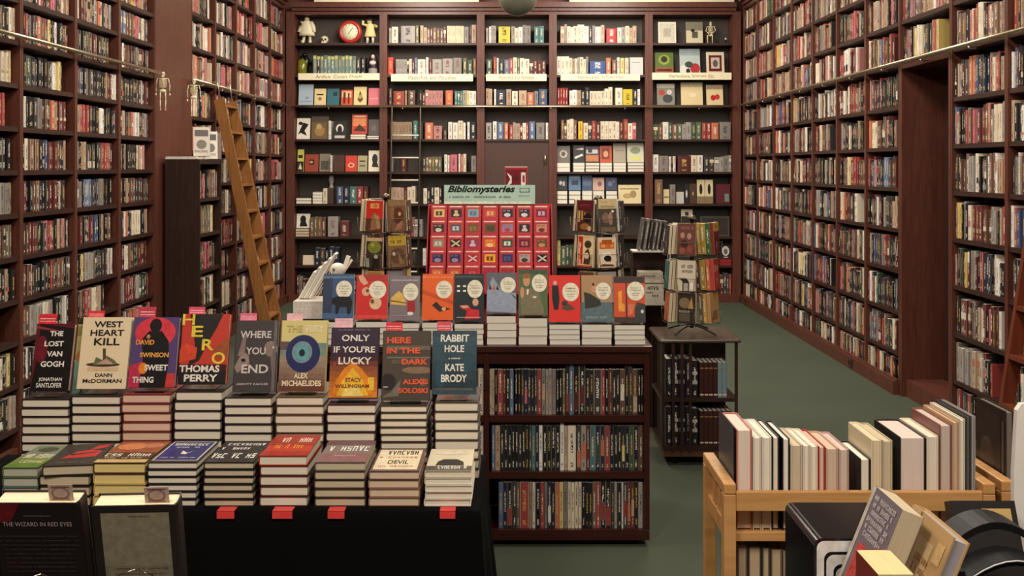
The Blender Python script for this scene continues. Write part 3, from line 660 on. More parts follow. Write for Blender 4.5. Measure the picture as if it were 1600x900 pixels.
# bay 5
faceout(4, 0, 1030, 1058, 30, 64, c_(226, 220, 198), 'cream framed letter', (('r', .08, .06, .92, .94, c_(208, 204, 186)), ('r', .3, .3, .7, .7, c_(180, 174, 156))), lean=7)
faceout(4, 0, 1074, 1100, 26, 60, c_(206, 196, 166), 'cream folded print with a dark vignette', (('r', 0, .6, 1, 1, c_(128, 124, 104)), ('r', .35, .25, .7, .55, c_(90, 84, 74)), ('e', .4, .6, .12, .08, c_(40, 38, 36))), lean=7)
faceout(4, 1, 1025, 1054, 79, 115, c_(84, 108, 40), 'green portrait-cover book', (('e', .5, .68, .3, .22, c_(150, 158, 60)), ('e', .5, .7, .18, .14, c_(40, 44, 24)), ('r', 0, .1, 1, .34, c_(160, 74, 40)), ('r', .1, .18, .9, .26, c_(30, 24, 20))))
faceout(4, 1, 1064, 1096, 73, 115, c_(176, 190, 186), 'pale book with red and white roses', (('r', 0, .75, 1, 1, c_(150, 166, 166)), ('e', .75, .25, .24, .2, c_(178, 50, 54)), ('e', .2, .2, .2, .18, c_(226, 222, 214)), ('e', .45, .4, .2, .12, c_(60, 76, 70)), ('e', .4, .15, .1, .1, c_(30, 34, 34))))
faceout(4, 1, 1106, 1134, 77, 114, c_(216, 204, 180), 'cream picture with a dark red frame', (('r', .14, .16, .86, .86, c_(104, 22, 26)), ('r', .26, .28, .74, .76, c_(196, 188, 176)), ('e', .5, .5, .14, .16, c_(110, 84, 76))))
faceout(4, 2, 1028, 1056, 129, 163, c_(130, 126, 116), 'grey book with a red rose', (('r', 0, .8, 1, 1, c_(180, 176, 164)), ('e', .28, .58, .18, .14, c_(180, 62, 56)), ('e', .6, .3, .28, .2, c_(60, 62, 58)), ('e', .7, .6, .14, .12, c_(200, 196, 186))))
faceout(4, 2, 1066, 1100, 127, 163, c_(216, 198, 152), 'large plain beige book', (('r', 0, .8, 1, 1, c_(176, 164, 130)), ('e', .55, .45, .16, .1, c_(232, 220, 186))))
faceout(4, 2, 1106, 1132, 131, 163, c_(218, 196, 152), 'beige book with red lettering', (('r', 0, .78, 1, 1, c_(160, 144, 116)), ('e', .4, .36, .16, .14, c_(186, 40, 40)), ('e', .65, .4, .14, .14, c_(196, 50, 46))))
def double(i, j, p0, p1, weights):
    run(i, j, p0, p1, weights, (13.5, 14.5), (6, 9))
run(4, 3, 1021, 1097, [('grey', 4), ('green', 2), ('cream', 2), ('brown', 1), ('white', 1)], (23, 27), (6, 9)); seq(4, 3, [(1098, 1105, 26, 'red'), (1105.5, 1112, 26, 'red'), (1113, 1124, 26, 'orange'), (1126, 1143, 27, 'grey')])
seq(4, 4, [(1020.5, 1030, 27, 'white'), (1031, 1045, 25, 'grey')]); run(4, 4, 1046, 1059, [('black', 2), ('white', 1)], (24, 27), (3, 4)); seq(4, 4, [(1060, 1080, 25, 'maroon'), (1081, 1090, 26, 'cream'), (1090.5, 1099, 26, 'white')]); run(4, 4, 1101, 1144, [('grey', 3), ('charcoal', 2), ('green', 1), ('yellow', 1)], (20, 26), (6, 9))
seq(4, 5, [(1024, 1036, 38, 'brown'), (1080-32, 1056, 30, 'grey')]); 
for p0, p1, y0, col_, ds, Ly in ((1058, 1070, 300, c_(196, 190, 180), 'small grey box', ()), (1067+4, 1078, 288, c_(30, 30, 34), 'small black box', (('e', .5, .5, .2, .2, c_(200, 200, 200)),)),
        (1079, 1090, 287, c_(74, 52, 40), 'small brown box', (('e', .5, .5, .1, .1, c_(190, 160, 110)),)), (1091, 1103, 281, c_(214, 200, 160), 'cream box with a black oval', (('e', .5, .6, .2, .22, c_(30, 26, 24)), ('r', 0, 0, 1, .3, c_(140, 118, 84)))),
        (1104, 1116, 281, c_(214, 200, 160), 'second cream box with a black oval', (('e', .5, .6, .2, .22, c_(30, 26, 24)), ('r', 0, 0, 1, .3, c_(140, 118, 84)))), (1121, 1143, 288, c_(92, 32, 44), 'dark red wide box', (('r', .6, .1, .9, .5, c_(110, 140, 120)),)),
        (1038, 1047, 296, c_(214, 196, 150), 'small cream card', (('r', .1, .4, .9, .5, c_(120, 100, 60)),))):
    faceout(4, 5, p0, p1, y0, 318, col_, ds, Ly, lean=4)
faceout(4, 6, 1066, 1084, 326, 346, c_(190, 180, 160), 'grey card with a small dark stamp', (('r', .35, .5, .65, .8, c_(40, 36, 32)), ('r', 0, 0, 1, .45, c_(26, 24, 24))), base=flats(4, 6, 1060, 1090, 348, 370, 4, c_(60, 52, 46), 'flat dark book', PAGE_D))
faceout(4, 6, 1096, 1142, 338, 369, c_(74, 68, 60), 'wide dark grey frame', (('r', .06, .08, .94, .92, c_(52, 46, 42)),), lean=5)
faceout(4, 7, 1128, 1144, 381, 402, c_(34, 32, 34), 'black card with a white ornate head', (('e', .5, .55, .36, .36, c_(214, 210, 204)), ('e', .5, .5, .2, .22, c_(110, 100, 92)), ('r', .3, .05, .7, .12, c_(200, 198, 190))), base=flats(4, 7, 1126, 1144, 405, 415, 2, c_(140, 36, 44), 'flat red book', rgb(150, 50, 54)))
run(4, 8, 1126, 1144, [('maroon', 2), ('red', 2), ('charcoal', 2)], (26, 34), (4, 7)); run(4, 7, 1021, 1050, W_DARK, (24, 30))

# sign boards on the second shelf
for i, (p0, p1, y0, y1, s) in enumerate(((466, 593, 114.5, 125, 'Arthur Conan Doyle'), (611, 739, 115.5, 127, 'Pastiches and Parodies'), (759.5, 854, 115.5, 126.5, 'Pastiches and Parodies'), (876, 1000, 115.5, 126, 'Sherlockian Scholarship'), (1019, 1143, 113.5, 124.5, 'Sherlockiana, Ephemera, Etc.'))):
    z0, z1 = PZ(y1, YB-.012), PZ(y0, YB-.012); x0, x1 = PX(p0, YB-.012), PX(p1, YB-.012)
    t = MB().box(x0, x1, YB-.012, YB-.004, z0, z1).build('shelf_sign', plain(rgb(240, 230, 198), .6))
    tag(t, f'long cream sign on the second shelf of the {bayname(i)}', 'sign', 'cream shelf signs')
    at = .5-.29
    for wd_ in s.split():
        ww = .58*len(wd_)/len(s)
        _, let = layers_mesh([('t', wd_, at+ww/2, .5, ww, .5, rgb(116, 104, 86), .15)], x1-x0, z1-z0, lambda u, v, n_: (x0+u, YB-.012-n_, z0+v))
        let.build('lettering', M_PRINT, t); at += .58*(len(wd_)+1)/len(s)
# ------------------------------------------------------------------ front table with its black cloth
TT = .70
TX0, TX1, TY0, TY1 = -1.85, -.105, 3.03, 3.62
t = empty('display_table', ((TX0+TX1)/2, (TY0+TY1)/2, 0)); tag(t, 'long display table hidden under the black cloth', 'table')
cx_, cy_ = (TX0+TX1)/2, (TY0+TY1)/2
box_obj('tabletop', TX0-cx_+.01, TX1-cx_-.01, TY0-cy_+.01, TY1-cy_-.01, TT-.03, TT-.004, DARKWOOD, t)
for sx in (TX0-cx_+.05, TX1-cx_-.05):
    for sy in (TY0-cy_+.05, TY1-cy_-.05): box_obj('leg', sx-.02, sx+.02, sy-.02, sy+.02, 0.001, TT-.031, DARKWOOD, t)
def cloth():
    per = []; N = 44
    cs = [(TX0, TY0), (TX1, TY0), (TX1, TY1), (TX0, TY1)]; ns = [(0, -1), (1, 0), (0, 1), (-1, 0)]
    for i in range(4):
        a, b = Vector(cs[i]), Vector(cs[(i+1) % 4]); L = (b-a).length; k = max(8, int(L/.03))
        for j in range(k): 
            f = j/k; nn = Vector(ns[i]); 
            if f < .06: nn = (nn+Vector(ns[i-1])*(1-f/.06)).normalized()
            if f > .94: nn = (nn+Vector(ns[(i+1) % 4])*((f-.94)/.06)).normalized()
            per.append((a.lerp(b, f), nn, i*7.0+f*L))
    n = len(per); rows = [(-.012, TT), (-.003, TT-.001), (.002, TT-.007)]+[(.004+.05*(q/12)**1.3, TT-.007-(TT-.02)*q/12) for q in range(1, 13)]
    vs = []; fs = []
    for ri, (o, z) in enumerate(rows):
        k = max(0, ri-2)/12
        for p, nn, sarc in per:
            wv = k*(.016*math.sin(sarc*21+.6*math.sin(sarc*5))+.010*math.sin(sarc*47+1.3))
            q = p+nn*(o+wv+.012*k); vs.append((q.x, q.y, max(z, .006)))
    for ri in range(len(rows)-1):
        fs += [(ri*n+j, (ri+1)*n+j, (ri+1)*n+(j+1) % n, ri*n+(j+1) % n) for j in range(n)]
    fs.append(tuple(range(n)))
    mb = MB().add(vs, fs[:-1], smooth=True); mb.add([vs[i] for i in range(n)], [tuple(range(n))])
    return mb.build('tablecloth', CLOTHBLACK)
tag(cloth(), 'black floor-length cloth draped over the front display table', 'tablecloth')

EASEL = nt('clear_acrylic', 0.06)[0]; EASEL.node_tree.nodes['Principled BSDF'].inputs['Transmission Weight'].default_value = 1.0
EASEL.node_tree.nodes['Principled BSDF'].inputs['IOR'].default_value = 1.3; EASEL.node_tree.nodes['Principled BSDF'].inputs['Base Color'].default_value = (.95, .96, .95, 1)
def easel(x, y, z, wid, lean, th, label, group, h=.12):
    """clear stand: foot, lip, sloping back"""
    mb = MB().box(x-wid/2, x+wid/2, y-.014, y+.09, z, z+.002).box(x-wid/2, x+wid/2, y-.014, y-.0115, z+.002, z+.017)
    tt = math.tan(lean*DEG); y0 = y+th/math.cos(lean*DEG)+.004+.006*tt
    mb.add([(x-wid*.35, y0, z+.002), (x+wid*.35, y0, z+.002), (x+wid*.35, y0+h*tt, z+h), (x-wid*.35, y0+h*tt, z+h), (x-wid*.35, y0+.003, z+.002), (x+wid*.35, y0+.003, z+.002), (x+wid*.35, y0+h*tt+.003, z+h), (x-wid*.35, y0+h*tt+.003, z+h)],
           [(0, 1, 2, 3), (7, 6, 5, 4), (0, 4, 5, 1), (1, 5, 6, 2), (2, 6, 7, 3), (3, 7, 4, 0)])
    return tag(mb.build('book_easel', EASEL), label, 'stand', group)
def stand_book(x0, wid, y, z, H, th, lean, col, layers, label, group, name='hardcover_book', page=PAGE, hard=True, yaw=0, dz=.0025, per_line=False):
    Mx = TR(x0, y, z+dz+th*math.sin(lean*DEG)) @ ROT(yaw*DEG, 'Z') @ ROT(-lean*DEG, 'X') @ M_FACE @ TR(-th, 0, 0)
    return parted_book(name, th, H, wid, col, None, layers, Mx, hard, page, label=label, group=group, per_line=per_line), Mx
def pile(name, px0, px1, Yf, z0, z1, n_, depth, col, label_of, group, page=PAGE, top_layers=None, top_label=None, jitter=.0025, hard=True, yaw_top=0, top_col=None, top_group=None):
    s_ = F/Yf; wd = (px1-px0)/s_; th = (z1-z0)/n_
    for q in range(n_):
        k = n_-1-q; top = (k == 0)
        Mx = TR(PX(px0, Yf)+R.uniform(-jitter, jitter), Yf+R.uniform(0, jitter*2), z0+q*th+.0004) @ M_FLAT
        if top and yaw_top:
            Mx = TR(PX(px0, Yf)+wd/2, Yf+depth/2, 0) @ ROT(yaw_top*DEG, 'Z') @ TR(-PX(px0, Yf)-wd/2, -Yf-depth/2, 0) @ Mx
        lab = top_label if top and top_label else label_of(k)
        parted_book(name, th-.0007, depth, wd-.003, (top_col or col) if top else col, None, top_layers if top and top_layers else (), Mx, hard, page, per_line=True, label=lab, group=(top_group or group) if top and top_label else group)
    return z1

W_, B_, INK = rgb(238, 232, 220), rgb(24, 22, 24), rgb(36, 30, 28)
CR = rgb(232, 212, 176)
OG = rgb(240, 96, 56)
fury = rgb(222, 206, 140)
def grad(v0, v1, c0, c1, n_=8, u0=0.0, u1=1.0):
    return [('r', u0, v0+(v1-v0)*i/n_, u1, v0+(v1-v0)*(i+1)/n_, tuple(c0[q]+(c1[q]-c0[q])*i/(n_-1) for q in range(3))+(1,)) for i in range(n_)]
YE = rgb(236, 208, 70)
FRONT = [  # px left, px right, pile top y, bottom y of the cover, top y, books in pile, pile colour, page, cover colour, short name, layers
 (32, 108, 624, 612, 506, 9, rgb(44, 34, 34), PAGE, rgb(96, 24, 34), 'black and maroon display book',
  [('p', [(.12, 1), (1, .93), (1, 0), (.02, 0), (.1, .45)], rgb(26, 20, 20)), ('e', .2, .62, .16, .2, rgb(110, 28, 40)), ('p', [(0, .97), (.6, .9), (.6, .88), (0, .93)], rgb(150, 60, 60)),
   ('t', 'THE', .56, .85, .34, .075, W_, 0, .02), ('t', 'LOST', .52, .70, .5, .08, W_, 0, .02), ('t', 'VAN', .56, .55, .4, .08, W_, 0, .02), ('t', 'GOGH', .53, .40, .6, .085, W_, 0, .02),
   ('t', 'JONATHAN', .52, .17, .6, .065, W_, 0, .01), ('t', 'SANTLOFER', .5, .09, .66, .07, W_, 0, .01)]),
 (111, 189, 619, 608, 496, 9, rgb(40, 34, 34), PAGE, CR, 'cream display book with a cottage picture',
  [('e', .5, .335, .34, .03, rgb(70, 56, 44)), ('p', [(.3, .33), (.35, .44), (.48, .4), (.56, .46), (.72, .4), (.8, .34)], rgb(112, 112, 74)), ('p', [(.5, .34), (.47, .56), (.53, .56), (.56, .34)], rgb(90, 70, 56)), ('p', [(.36, .34), (.56, .42), (.72, .34)], rgb(196, 160, 140)), ('r', .2, .25, .82, .3, rgb(222, 186, 148)),
   ('t', 'WEST', .54, .90, .58, .085, INK), ('t', 'HEART', .53, .78, .68, .085, INK), ('t', 'KILL', .54, .655, .52, .1, INK), ('t', 'DANN', .54, .19, .34, .05, INK), ('t', 'McDORMAN', .52, .11, .78, .055, INK)]),
 (190, 267, 616, 606, 496, 9, rgb(120, 50, 52), rgb(228, 196, 172), rgb(86, 66, 116), 'purple and red display book with a black figure',
  [('e', .5, .78, .44, .22, rgb(222, 62, 74)), ('p', [(0, .3), (.3, .38), (.35, 0), (0, 0)], rgb(196, 52, 86)), ('r', .78, 0, 1, .2, rgb(206, 60, 60)), ('e', .5, .88, .13, .1, B_), ('p', [(.22, .68), (.36, .8), (.64, .8), (.8, .66), (.84, .4), (.8, 0), (.24, 0), (.28, .4)], B_), ('e', .36, .72, .04, .03, rgb(214, 130, 90)), ('e', .3, .27, .1, .08, rgb(232, 130, 44)),
   ('t', 'DAVID', .3, .64, .4, .07, rgb(238, 160, 70), 0, .02), ('t', 'SWINSON', .52, .46, .62, .07, rgb(238, 170, 80), 0, .02), ('t', 'SWEET', .58, .28, .5, .085, W_, 0, .02), ('t', 'THING', .32, .11, .46, .085, W_, 0, .02)]),
 (272, 347, 612, 601, 491, 9, rgb(40, 34, 34), PAGE, rgb(196, 60, 44), 'black and red display book with yellow letters',
  [('r', 0, 0, 1, .28, rgb(70, 24, 24)), ('p', [(.16, 1), (.86, 1), (.74, .8), (.6, .62), (.52, .5), (.42, .34), (.2, .25), (.2, .3), (.32, .5), (.26, .72)], rgb(40, 34, 32)), ('p', [(0, .3), (.34, .36), (.36, .52), (.1, .58), (0, .5)], rgb(216, 74, 46)), ('r', 0, 0, 1, .2, rgb(34, 26, 26)), ('p', [(.7, .5), (1, .66), (1, .4), (.8, .36)], rgb(160, 84, 40)),
   ('t', 'H', .14, .92, .26, .16, YE, 0, .0), ('t', 'E', .34, .75, .24, .16, YE), ('t', 'R', .58, .56, .25, .16, YE), ('t', 'O', .82, .37, .28, .17, YE), ('t', 'THOMAS', .44, .22, .84, .1, W_, 0, .02), ('t', 'PERRY', .48, .09, .7, .1, W_, 0, .02)]),
 (350, 426, 621, 613, 501, 9, rgb(46, 42, 42), PAGE, rgb(66, 60, 60), 'charcoal display book with two rabbits',
  [('p', [(.02, .34), (.2, .58), (.34, .5), (.36, .4), (.1, .26)], rgb(156, 134, 126)), ('p', [(.08, .5), (.2, .8), (.26, .78), (.24, .5)], rgb(140, 118, 112)), ('e', .22, .44, .05, .025, B_), ('e', .84, .6, .16, .11, rgb(142, 122, 116)), ('p', [(.84, .5), (.9, .24), (.97, .26), (.97, .52)], rgb(128, 106, 100)), ('r', .9, .0, .97, 1, rgb(110, 104, 102)), ('e', .9, .62, .02, .015, W_),
   ('t', 'WHERE', .48, .8, .72, .1, rgb(214, 204, 198)), ('t', 'YOU', .5, .57, .46, .1, rgb(214, 204, 198)), ('t', 'END', .5, .32, .62, .12, rgb(214, 204, 198)), ('t', 'ABBOTT KAHLER', .46, .11, .74, .03, rgb(200, 190, 184))]),
 (430, 506, 620, 615, 501, 9, rgb(96, 80, 60), PAGE, rgb(216, 202, 134), 'yellow and brown display book with a blue eye',
  grad(0, .5, rgb(110, 62, 46), rgb(158, 140, 120), 6)+[('r', 0, .5, 1, .68, rgb(120, 140, 130)), ('r', 0, .58, .3, .7, rgb(104, 84, 86)), ('e', .5, .53, .37, .265, rgb(36, 42, 92)), ('e', .48, .55, .22, .155, rgb(120, 150, 160)), ('e', .48, .54, .14, .1, rgb(96, 170, 172)), ('e', .48, .54, .065, .05, rgb(22, 28, 40)),
   ('t', 'THE', .3, .88, .34, .1, rgb(196, 178, 110)), ('t', 'FURY', .74, .88, .38, .1, rgb(244, 236, 200), 0, .01), ('t', 'ALEX', .48, .22, .3, .075, rgb(240, 222, 188), 0, .02), ('t', 'MICHAELIDES', .5, .115, .84, .08, rgb(240, 222, 188), 0, .02)]),
 (510, 588, 632, 624, 512, 8, rgb(60, 36, 44), PAGE, rgb(52, 34, 56), 'dark purple display book with a blazing fire',
  grad(.02, .6, rgb(226, 130, 40), rgb(70, 32, 44), 8)+[('p', [(.06, .06), (.9, .06), (.86, .26), (.66, .42), (.48, .52), (.3, .42), (.14, .26)], rgb(232, 138, 30)), ('p', [(.16, .05), (.82, .05), (.7, .26), (.48, .44), (.28, .26)], rgb(244, 190, 56)), ('p', [(.26, .04), (.72, .04), (.6, .18), (.36, .18)], rgb(250, 222, 120)), ('r', .8, .12, .93, .3, rgb(244, 196, 60)), ('e', .1, .47, .03, .04, rgb(150, 70, 50)), ('p', [(.86, .36), (.93, .36), (.9, .46)], rgb(160, 70, 70)), ('s', .5, .965, .7, .02, rgb(150, 140, 150), 22),
   ('t', 'ONLY', .52, .85, .58, .09, W_, 0, .01), ('t', "IF YOU'RE", .5, .69, .86, .09, W_, 0, .01), ('t', 'LUCKY', .52, .53, .68, .1, W_, 0, .01), ('t', 'STACY', .5, .265, .34, .055, rgb(110, 56, 24), 0, .01), ('t', 'WILLINGHAM', .48, .18, .7, .05, rgb(110, 56, 24), 0, .01)]),
 (594, 669, 634, 628, 517, 10, rgb(64, 54, 48), PAGE, rgb(76, 66, 58), 'grey brown display book with orange letters',
  [('r', .1, .72, 1, .78, rgb(112, 104, 92)), ('r', .1, .6, 1, .62, rgb(130, 116, 98)), ('r', .2, .52, .9, .58, rgb(98, 88, 76)), ('e', .75, .43, .34, .05, rgb(140, 114, 90)), ('e', .14, .26, .16, .12, rgb(44, 38, 38)), ('p', [(0, .04), (.36, .06), (.4, .3), (.2, .12)], rgb(122, 114, 98)), ('r', .04, .18, .14, .2, rgb(180, 170, 150)), ('r', .8, .2, .9, .32, rgb(108, 98, 82)),
   ('t', 'HERE', .34, .86, .5, .09, OG, 0, .025), ('t', 'IN THE', .44, .71, .7, .085, OG, 0, .025), ('t', 'DARK', .68, .55, .54, .085, OG, 0, .025), ('t', 'ALEXIS', .7, .265, .52, .075, OG, 0, .025), ('t', 'SOLOSKI', .66, .14, .6, .075, OG, 0, .025)]),
 (679, 749, 629, 616, 517, 8, rgb(70, 64, 58), PAGE, rgb(52, 74, 84), 'dark teal display book with white letters',
  grad(.1, .9, rgb(40, 58, 66), rgb(58, 86, 98), 6)+[('e', .78, .5, .1, .18, rgb(46, 78, 92)), ('e', .2, .3, .12, .2, rgb(46, 80, 96)), ('r', .08, .06, .92, .1, rgb(86, 92, 92)),
   ('t', 'RABBIT', .51, .88, .64, .115, W_, 0, .015), ('t', 'HOLE', .5, .715, .44, .115, W_, 0, .015), ('t', 'a novel', .5, .565, .26, .035, W_), ('t', 'KATE', .51, .42, .42, .115, W_, 0, .015), ('t', 'BRODY', .5, .25, .58, .12, W_, 0, .015)]),
]
YR2 = 3.335; FP = []
for i, (p0, p1, yt, yb, ytop, n_, pc, pg, cc, nm, lay) in enumerate(FRONT):
    z1 = PZ(yt, YR2); wd = (p1-p0)/(F/YR2)
    pile('hardcover_book', p0, p1, YR2, TT, z1, n_, .236, pc, lambda k, nm=nm: f'hardcover {ORD[k]} from top in pile under {nm}', 'hardcovers piled on the front table', pg)
    th = .026; yy = YR2+.035; lean = 14
    fx = {0: 45, 1: 118, 2: 199, 3: 277, 4: 362, 5: 434, 6: 513, 7: 595, 8: 674}[i]; fx1 = {0: 106, 1: 196, 2: 272, 3: 352, 4: 430, 5: 507, 6: 589, 7: 671, 8: 744}[i]
    wb = (fx1-fx)/(F/yy)
    dz_ = min(max(.0025, PZ(yb, yy)-z1-th*math.sin(lean*DEG)), .012)
    Hh = solve_height(yy, z1+dz_+th*math.sin(lean*DEG), lean, ytop)
    lay = [L if L[0] != 't' else L[:7]+((L[7] if len(L) > 7 else 0), (L[8] if len(L) > 8 else .008)+.014) for L in lay]
    easel(PX((fx+fx1)/2, yy), yy, z1+.0006, wb*.62, lean, th, f'clear plastic stand holding the {nm}', 'clear stands on the front table')
    o, Mx = stand_book(PX(fx, yy), wb, yy, z1, Hh, th, lean, cc, lay, nm if len(nm.split()) > 3 else nm+' on stand', 'display hardcovers on the front table', dz=dz_+.0008, per_line=True)
    FP.append((o, Mx, wb, Hh, th, nm))
# back flap of the first book: a printed jacket standing beside it
Mx = TR(PX(104, 3.40), 3.405, PZ(624, YR2)+.004) @ ROT(-12*DEG, 'X')
ff = MB().box(0, .05, 0, .0016, 0, .235, rgb(176, 164, 110), 2)
o = ff.build('jacket_panel', BM, M=Mx); tag(o, 'greenish painted jacket panel standing behind the black and maroon display book', 'book jacket')
a_, _ = layers_mesh([('r', 0, 0, 1, .38, rgb(104, 132, 124)), ('p', [(0, .38), (1, .62), (1, .3), (.5, .2)], rgb(122, 150, 140)), ('p', [(.1, .44), (.6, .6), (.2, .36)], rgb(206, 200, 170)), ('p', [(.2, .5), (1, .74), (1, .6), (.5, .46)], rgb(176, 116, 66)), ('p', [(0, .96), (.8, .98), (.9, .86), (.1, .8)], rgb(140, 128, 70))], .05, .235, lambda u, v, n__: (u, -n__, v))
a_.build('cover_art', M_PRINT, o)
# paper slips tucked into the display books
SLIP = [(60, 88, 489, 'red'), (137, 163, 484, 'red'), (217, 243, 478, 'rose red'), (295, 320, 478, 'pink'), (375, 401, 488, 'pale pink'), (448, 473, 488, 'pinkish white'), (523, 551, 496, 'pinkish white'), (603, 629, 502, 'red'), (683, 705, 501, 'pink red')]
SC_ = {'red': rgb(226, 56, 62), 'rose red': rgb(206, 64, 86), 'pink': rgb(226, 90, 120), 'pale pink': rgb(232, 120, 150), 'pinkish white': rgb(238, 186, 196), 'pink red': rgb(226, 84, 96)}
def slip_on(o, Mx, px0, px1, py, H, th, wb, c, label, group, lay, name='bookmark_slip', wid=None, up=None, u0=None):
    hh = .10
    t = MB().box(0, wid, -.0004, .0004, 0, hh, c, 2)
    q = t.build(name, BM, M=Mx @ TR(th*.55, 0, H-.0036) @ TR(0, u0, up-hh+.0036) @ ROT(math.pi/2, 'Z'))
    tag(q, label, 'bookmark', group)
    a, l_ = layers_mesh(lay, wid, hh, lambda u, v, n__: (u, -.0004-n__, v))
    if a.n: a.build('printed_stripe', M_PRINT, q)
    if l_.n: l_.build('lettering', M_PRINT, q)
    return q
for (px0, px1, py, cn), (o, Mx, wb, Hh, th, nm) in zip(SLIP, FP):
    # the page block is opened a little where the slip sits: a notch of the block is left out by keeping the slip above it
    top = Mx @ Vector((th/2, 0, Hh)); sc = F/top.y
    wid = (px1-px0)/sc; up = max(.018, (VPY+(EYE-top.z)*sc-py)/sc)
    u0 = PX(px0, top.y)-top.x
    hh = up+.0002
    q = MB().box(0, wid, -.0004, .0004, 0, up, SC_[cn], 2).build('bookmark_slip', BM, M=Mx @ TR(th*.5, u0, Hh-.0034) @ ROT(math.pi/2, 'Z'))
    tag(q, f'{cn} slip standing out of the {nm}', 'bookmark', 'paper slips in the display books')
    a, l_ = layers_mesh([('r', .08, .52, .92, .6, rgb(250, 210, 210)), ('r', .08, .3, .92, .36, rgb(250, 200, 200))], wid, up, lambda u, v, n__: (u, -.0004-n__, v))
    a.build('printed_stripe', M_PRINT, q)

# front row of piles
ROW1 = [(3, 60, 731, 4, rgb(92, 112, 100), rgb(190, 186, 170), rgb(98, 120, 60), 0, 'green-covered book',
   grad(0, .45, rgb(96, 130, 54), rgb(120, 140, 70), 4)+[('r', 0, .45, 1, 1, rgb(120, 130, 110)), ('e', .5, .8, .3, .12, rgb(70, 76, 50)), ('s', .55, .5, .8, .2, rgb(238, 232, 200), 7), ('s', .6, .25, .7, .12, rgb(226, 220, 160), 6)]),
  (61, 141, 727, 4, rgb(40, 34, 34), PAGE_D, rgb(56, 48, 44), 7, 'black book with a red shape, set askew',
   [('p', [(.2, .3), (.86, .36), (.9, .62), (.62, .7), (.7, .9), (.95, .96), (.9, .78), (.4, .62)], rgb(196, 52, 52)), ('p', [(.3, .5), (.8, .6), (.8, .56), (.35, .44)], rgb(80, 24, 26)), ('s', .5, .12, .6, .06, rgb(120, 110, 100), 10)]),
  (145, 228, 723, 4, rgb(206, 180, 110), rgb(232, 208, 140), rgb(74, 46, 34), 0, 'brown picture-cover book with thick cream pages',
   [('r', 0, .45, 1, 1, rgb(150, 84, 52)), ('e', .35, .75, .3, .16, rgb(206, 130, 84)), ('e', .75, .8, .2, .12, rgb(190, 120, 86)), ('r', 0, 0, 1, .14, rgb(206, 180, 120)), ('s', .5, .34, .9, .14, W_, 8), ('s', .5, .2, .8, .05, rgb(220, 190, 120), 14)]),
  (229, 308, 722, 6, rgb(40, 36, 40), PAGE, rgb(62, 56, 52), 0, 'blue book with a white border',
   [('r', .05, .06, .97, .94, rgb(206, 206, 214)), ('r', .08, .08, .94, .92, rgb(44, 44, 104)), ('p', [(.08, .08), (.08, .92), (.3, .92), (.2, .08)], rgb(54, 50, 124)), ('s', .52, .8, .74, .12, W_, 9), ('s', .5, .66, .5, .08, rgb(190, 194, 214), 9), ('p', [(.46, .5), (.6, .4), (.7, .52), (.58, .34), (.48, .36)], W_), ('s', .3, .18, .3, .05, rgb(190, 194, 214), 9), ('s', .7, .18, .34, .05, rgb(190, 194, 214), 10)]),
  (317, 397, 722, 6, rgb(36, 34, 34), PAGE_D, rgb(44, 42, 42), 0, 'black book covered in white letters',
   [('s', .55, .82, .8, .12, W_, 9), ('s', .4, .62, .6, .12, W_, 8), ('s', .5, .28, .9, .22, W_, 9)]),
  (405, 482, 712, 5, rgb(92, 46, 40), PAGE, rgb(184, 58, 36), 0, 'red book with white and orange letters',
   [('r', 0, 0, 1, .2, rgb(168, 40, 32)), ('r', 0, .5, 1, 1, rgb(160, 52, 38)), ('s', .52, .74, .76, .24, rgb(240, 214, 196), 8), ('s', .5, .42, .62, .2, rgb(240, 150, 70), 8)]),
  (491, 572, 722, 5, rgb(70, 58, 54), PAGE_D, rgb(124, 112, 108), 0, 'grey rose book with white script',
   [('r', 0, 0, 1, .4, rgb(140, 96, 98)), ('r', 0, .8, 1, 1, rgb(110, 76, 76)), ('s', .55, .62, .84, .26, W_, 7), ('s', .5, .28, .5, .05, rgb(220, 190, 190), 10)]),
  (575, 656, 736, 4, rgb(150, 110, 96), rgb(222, 200, 170), rgb(112, 84, 82), 0, 'cream-panelled book with dark letters',
   [('r', .06, .06, .94, .96, rgb(236, 220, 186)), ('s', .52, .82, .74, .18, INK, 8), ('t', 'DEVIL', .52, .38, .42, .16, INK, 0, .01), ('s', .5, .2, .7, .06, rgb(200, 120, 90), 9), ('s', .5, .6, .8, .06, rgb(206, 140, 100), 9)]),
  (663, 738, 736, 5, rgb(220, 212, 196), PAGE, rgb(214, 202, 174), 0, 'cream book with a dark car shape',
   [('r', 0, 0, 1, .2, rgb(90, 84, 74)), ('p', [(.2, .22), (.24, .4), (.36, .5), (.66, .5), (.8, .38), (.82, .22)], rgb(40, 38, 36)), ('s', .55, .14, .7, .14, W_, 10), ('e', .5, .8, .4, .1, rgb(222, 212, 188))])]
for (p0, p1, yt, n_, pc, pg, tc_, yaw, nm, lay) in ROW1:
    Yf = 3.06; z1 = PZ(yt, Yf)
    pile('hardcover_book', p0, p1, Yf, TT, z1, n_, .236, pc, lambda k, nm=nm: f'hardcover {ORD[k]} down in front pile topped by {nm}', 'hardcovers piled on the front table', pg, lay, f'{nm} on top of its front row pile', top_col=tc_, top_group='top books of the front row', yaw_top=yaw)
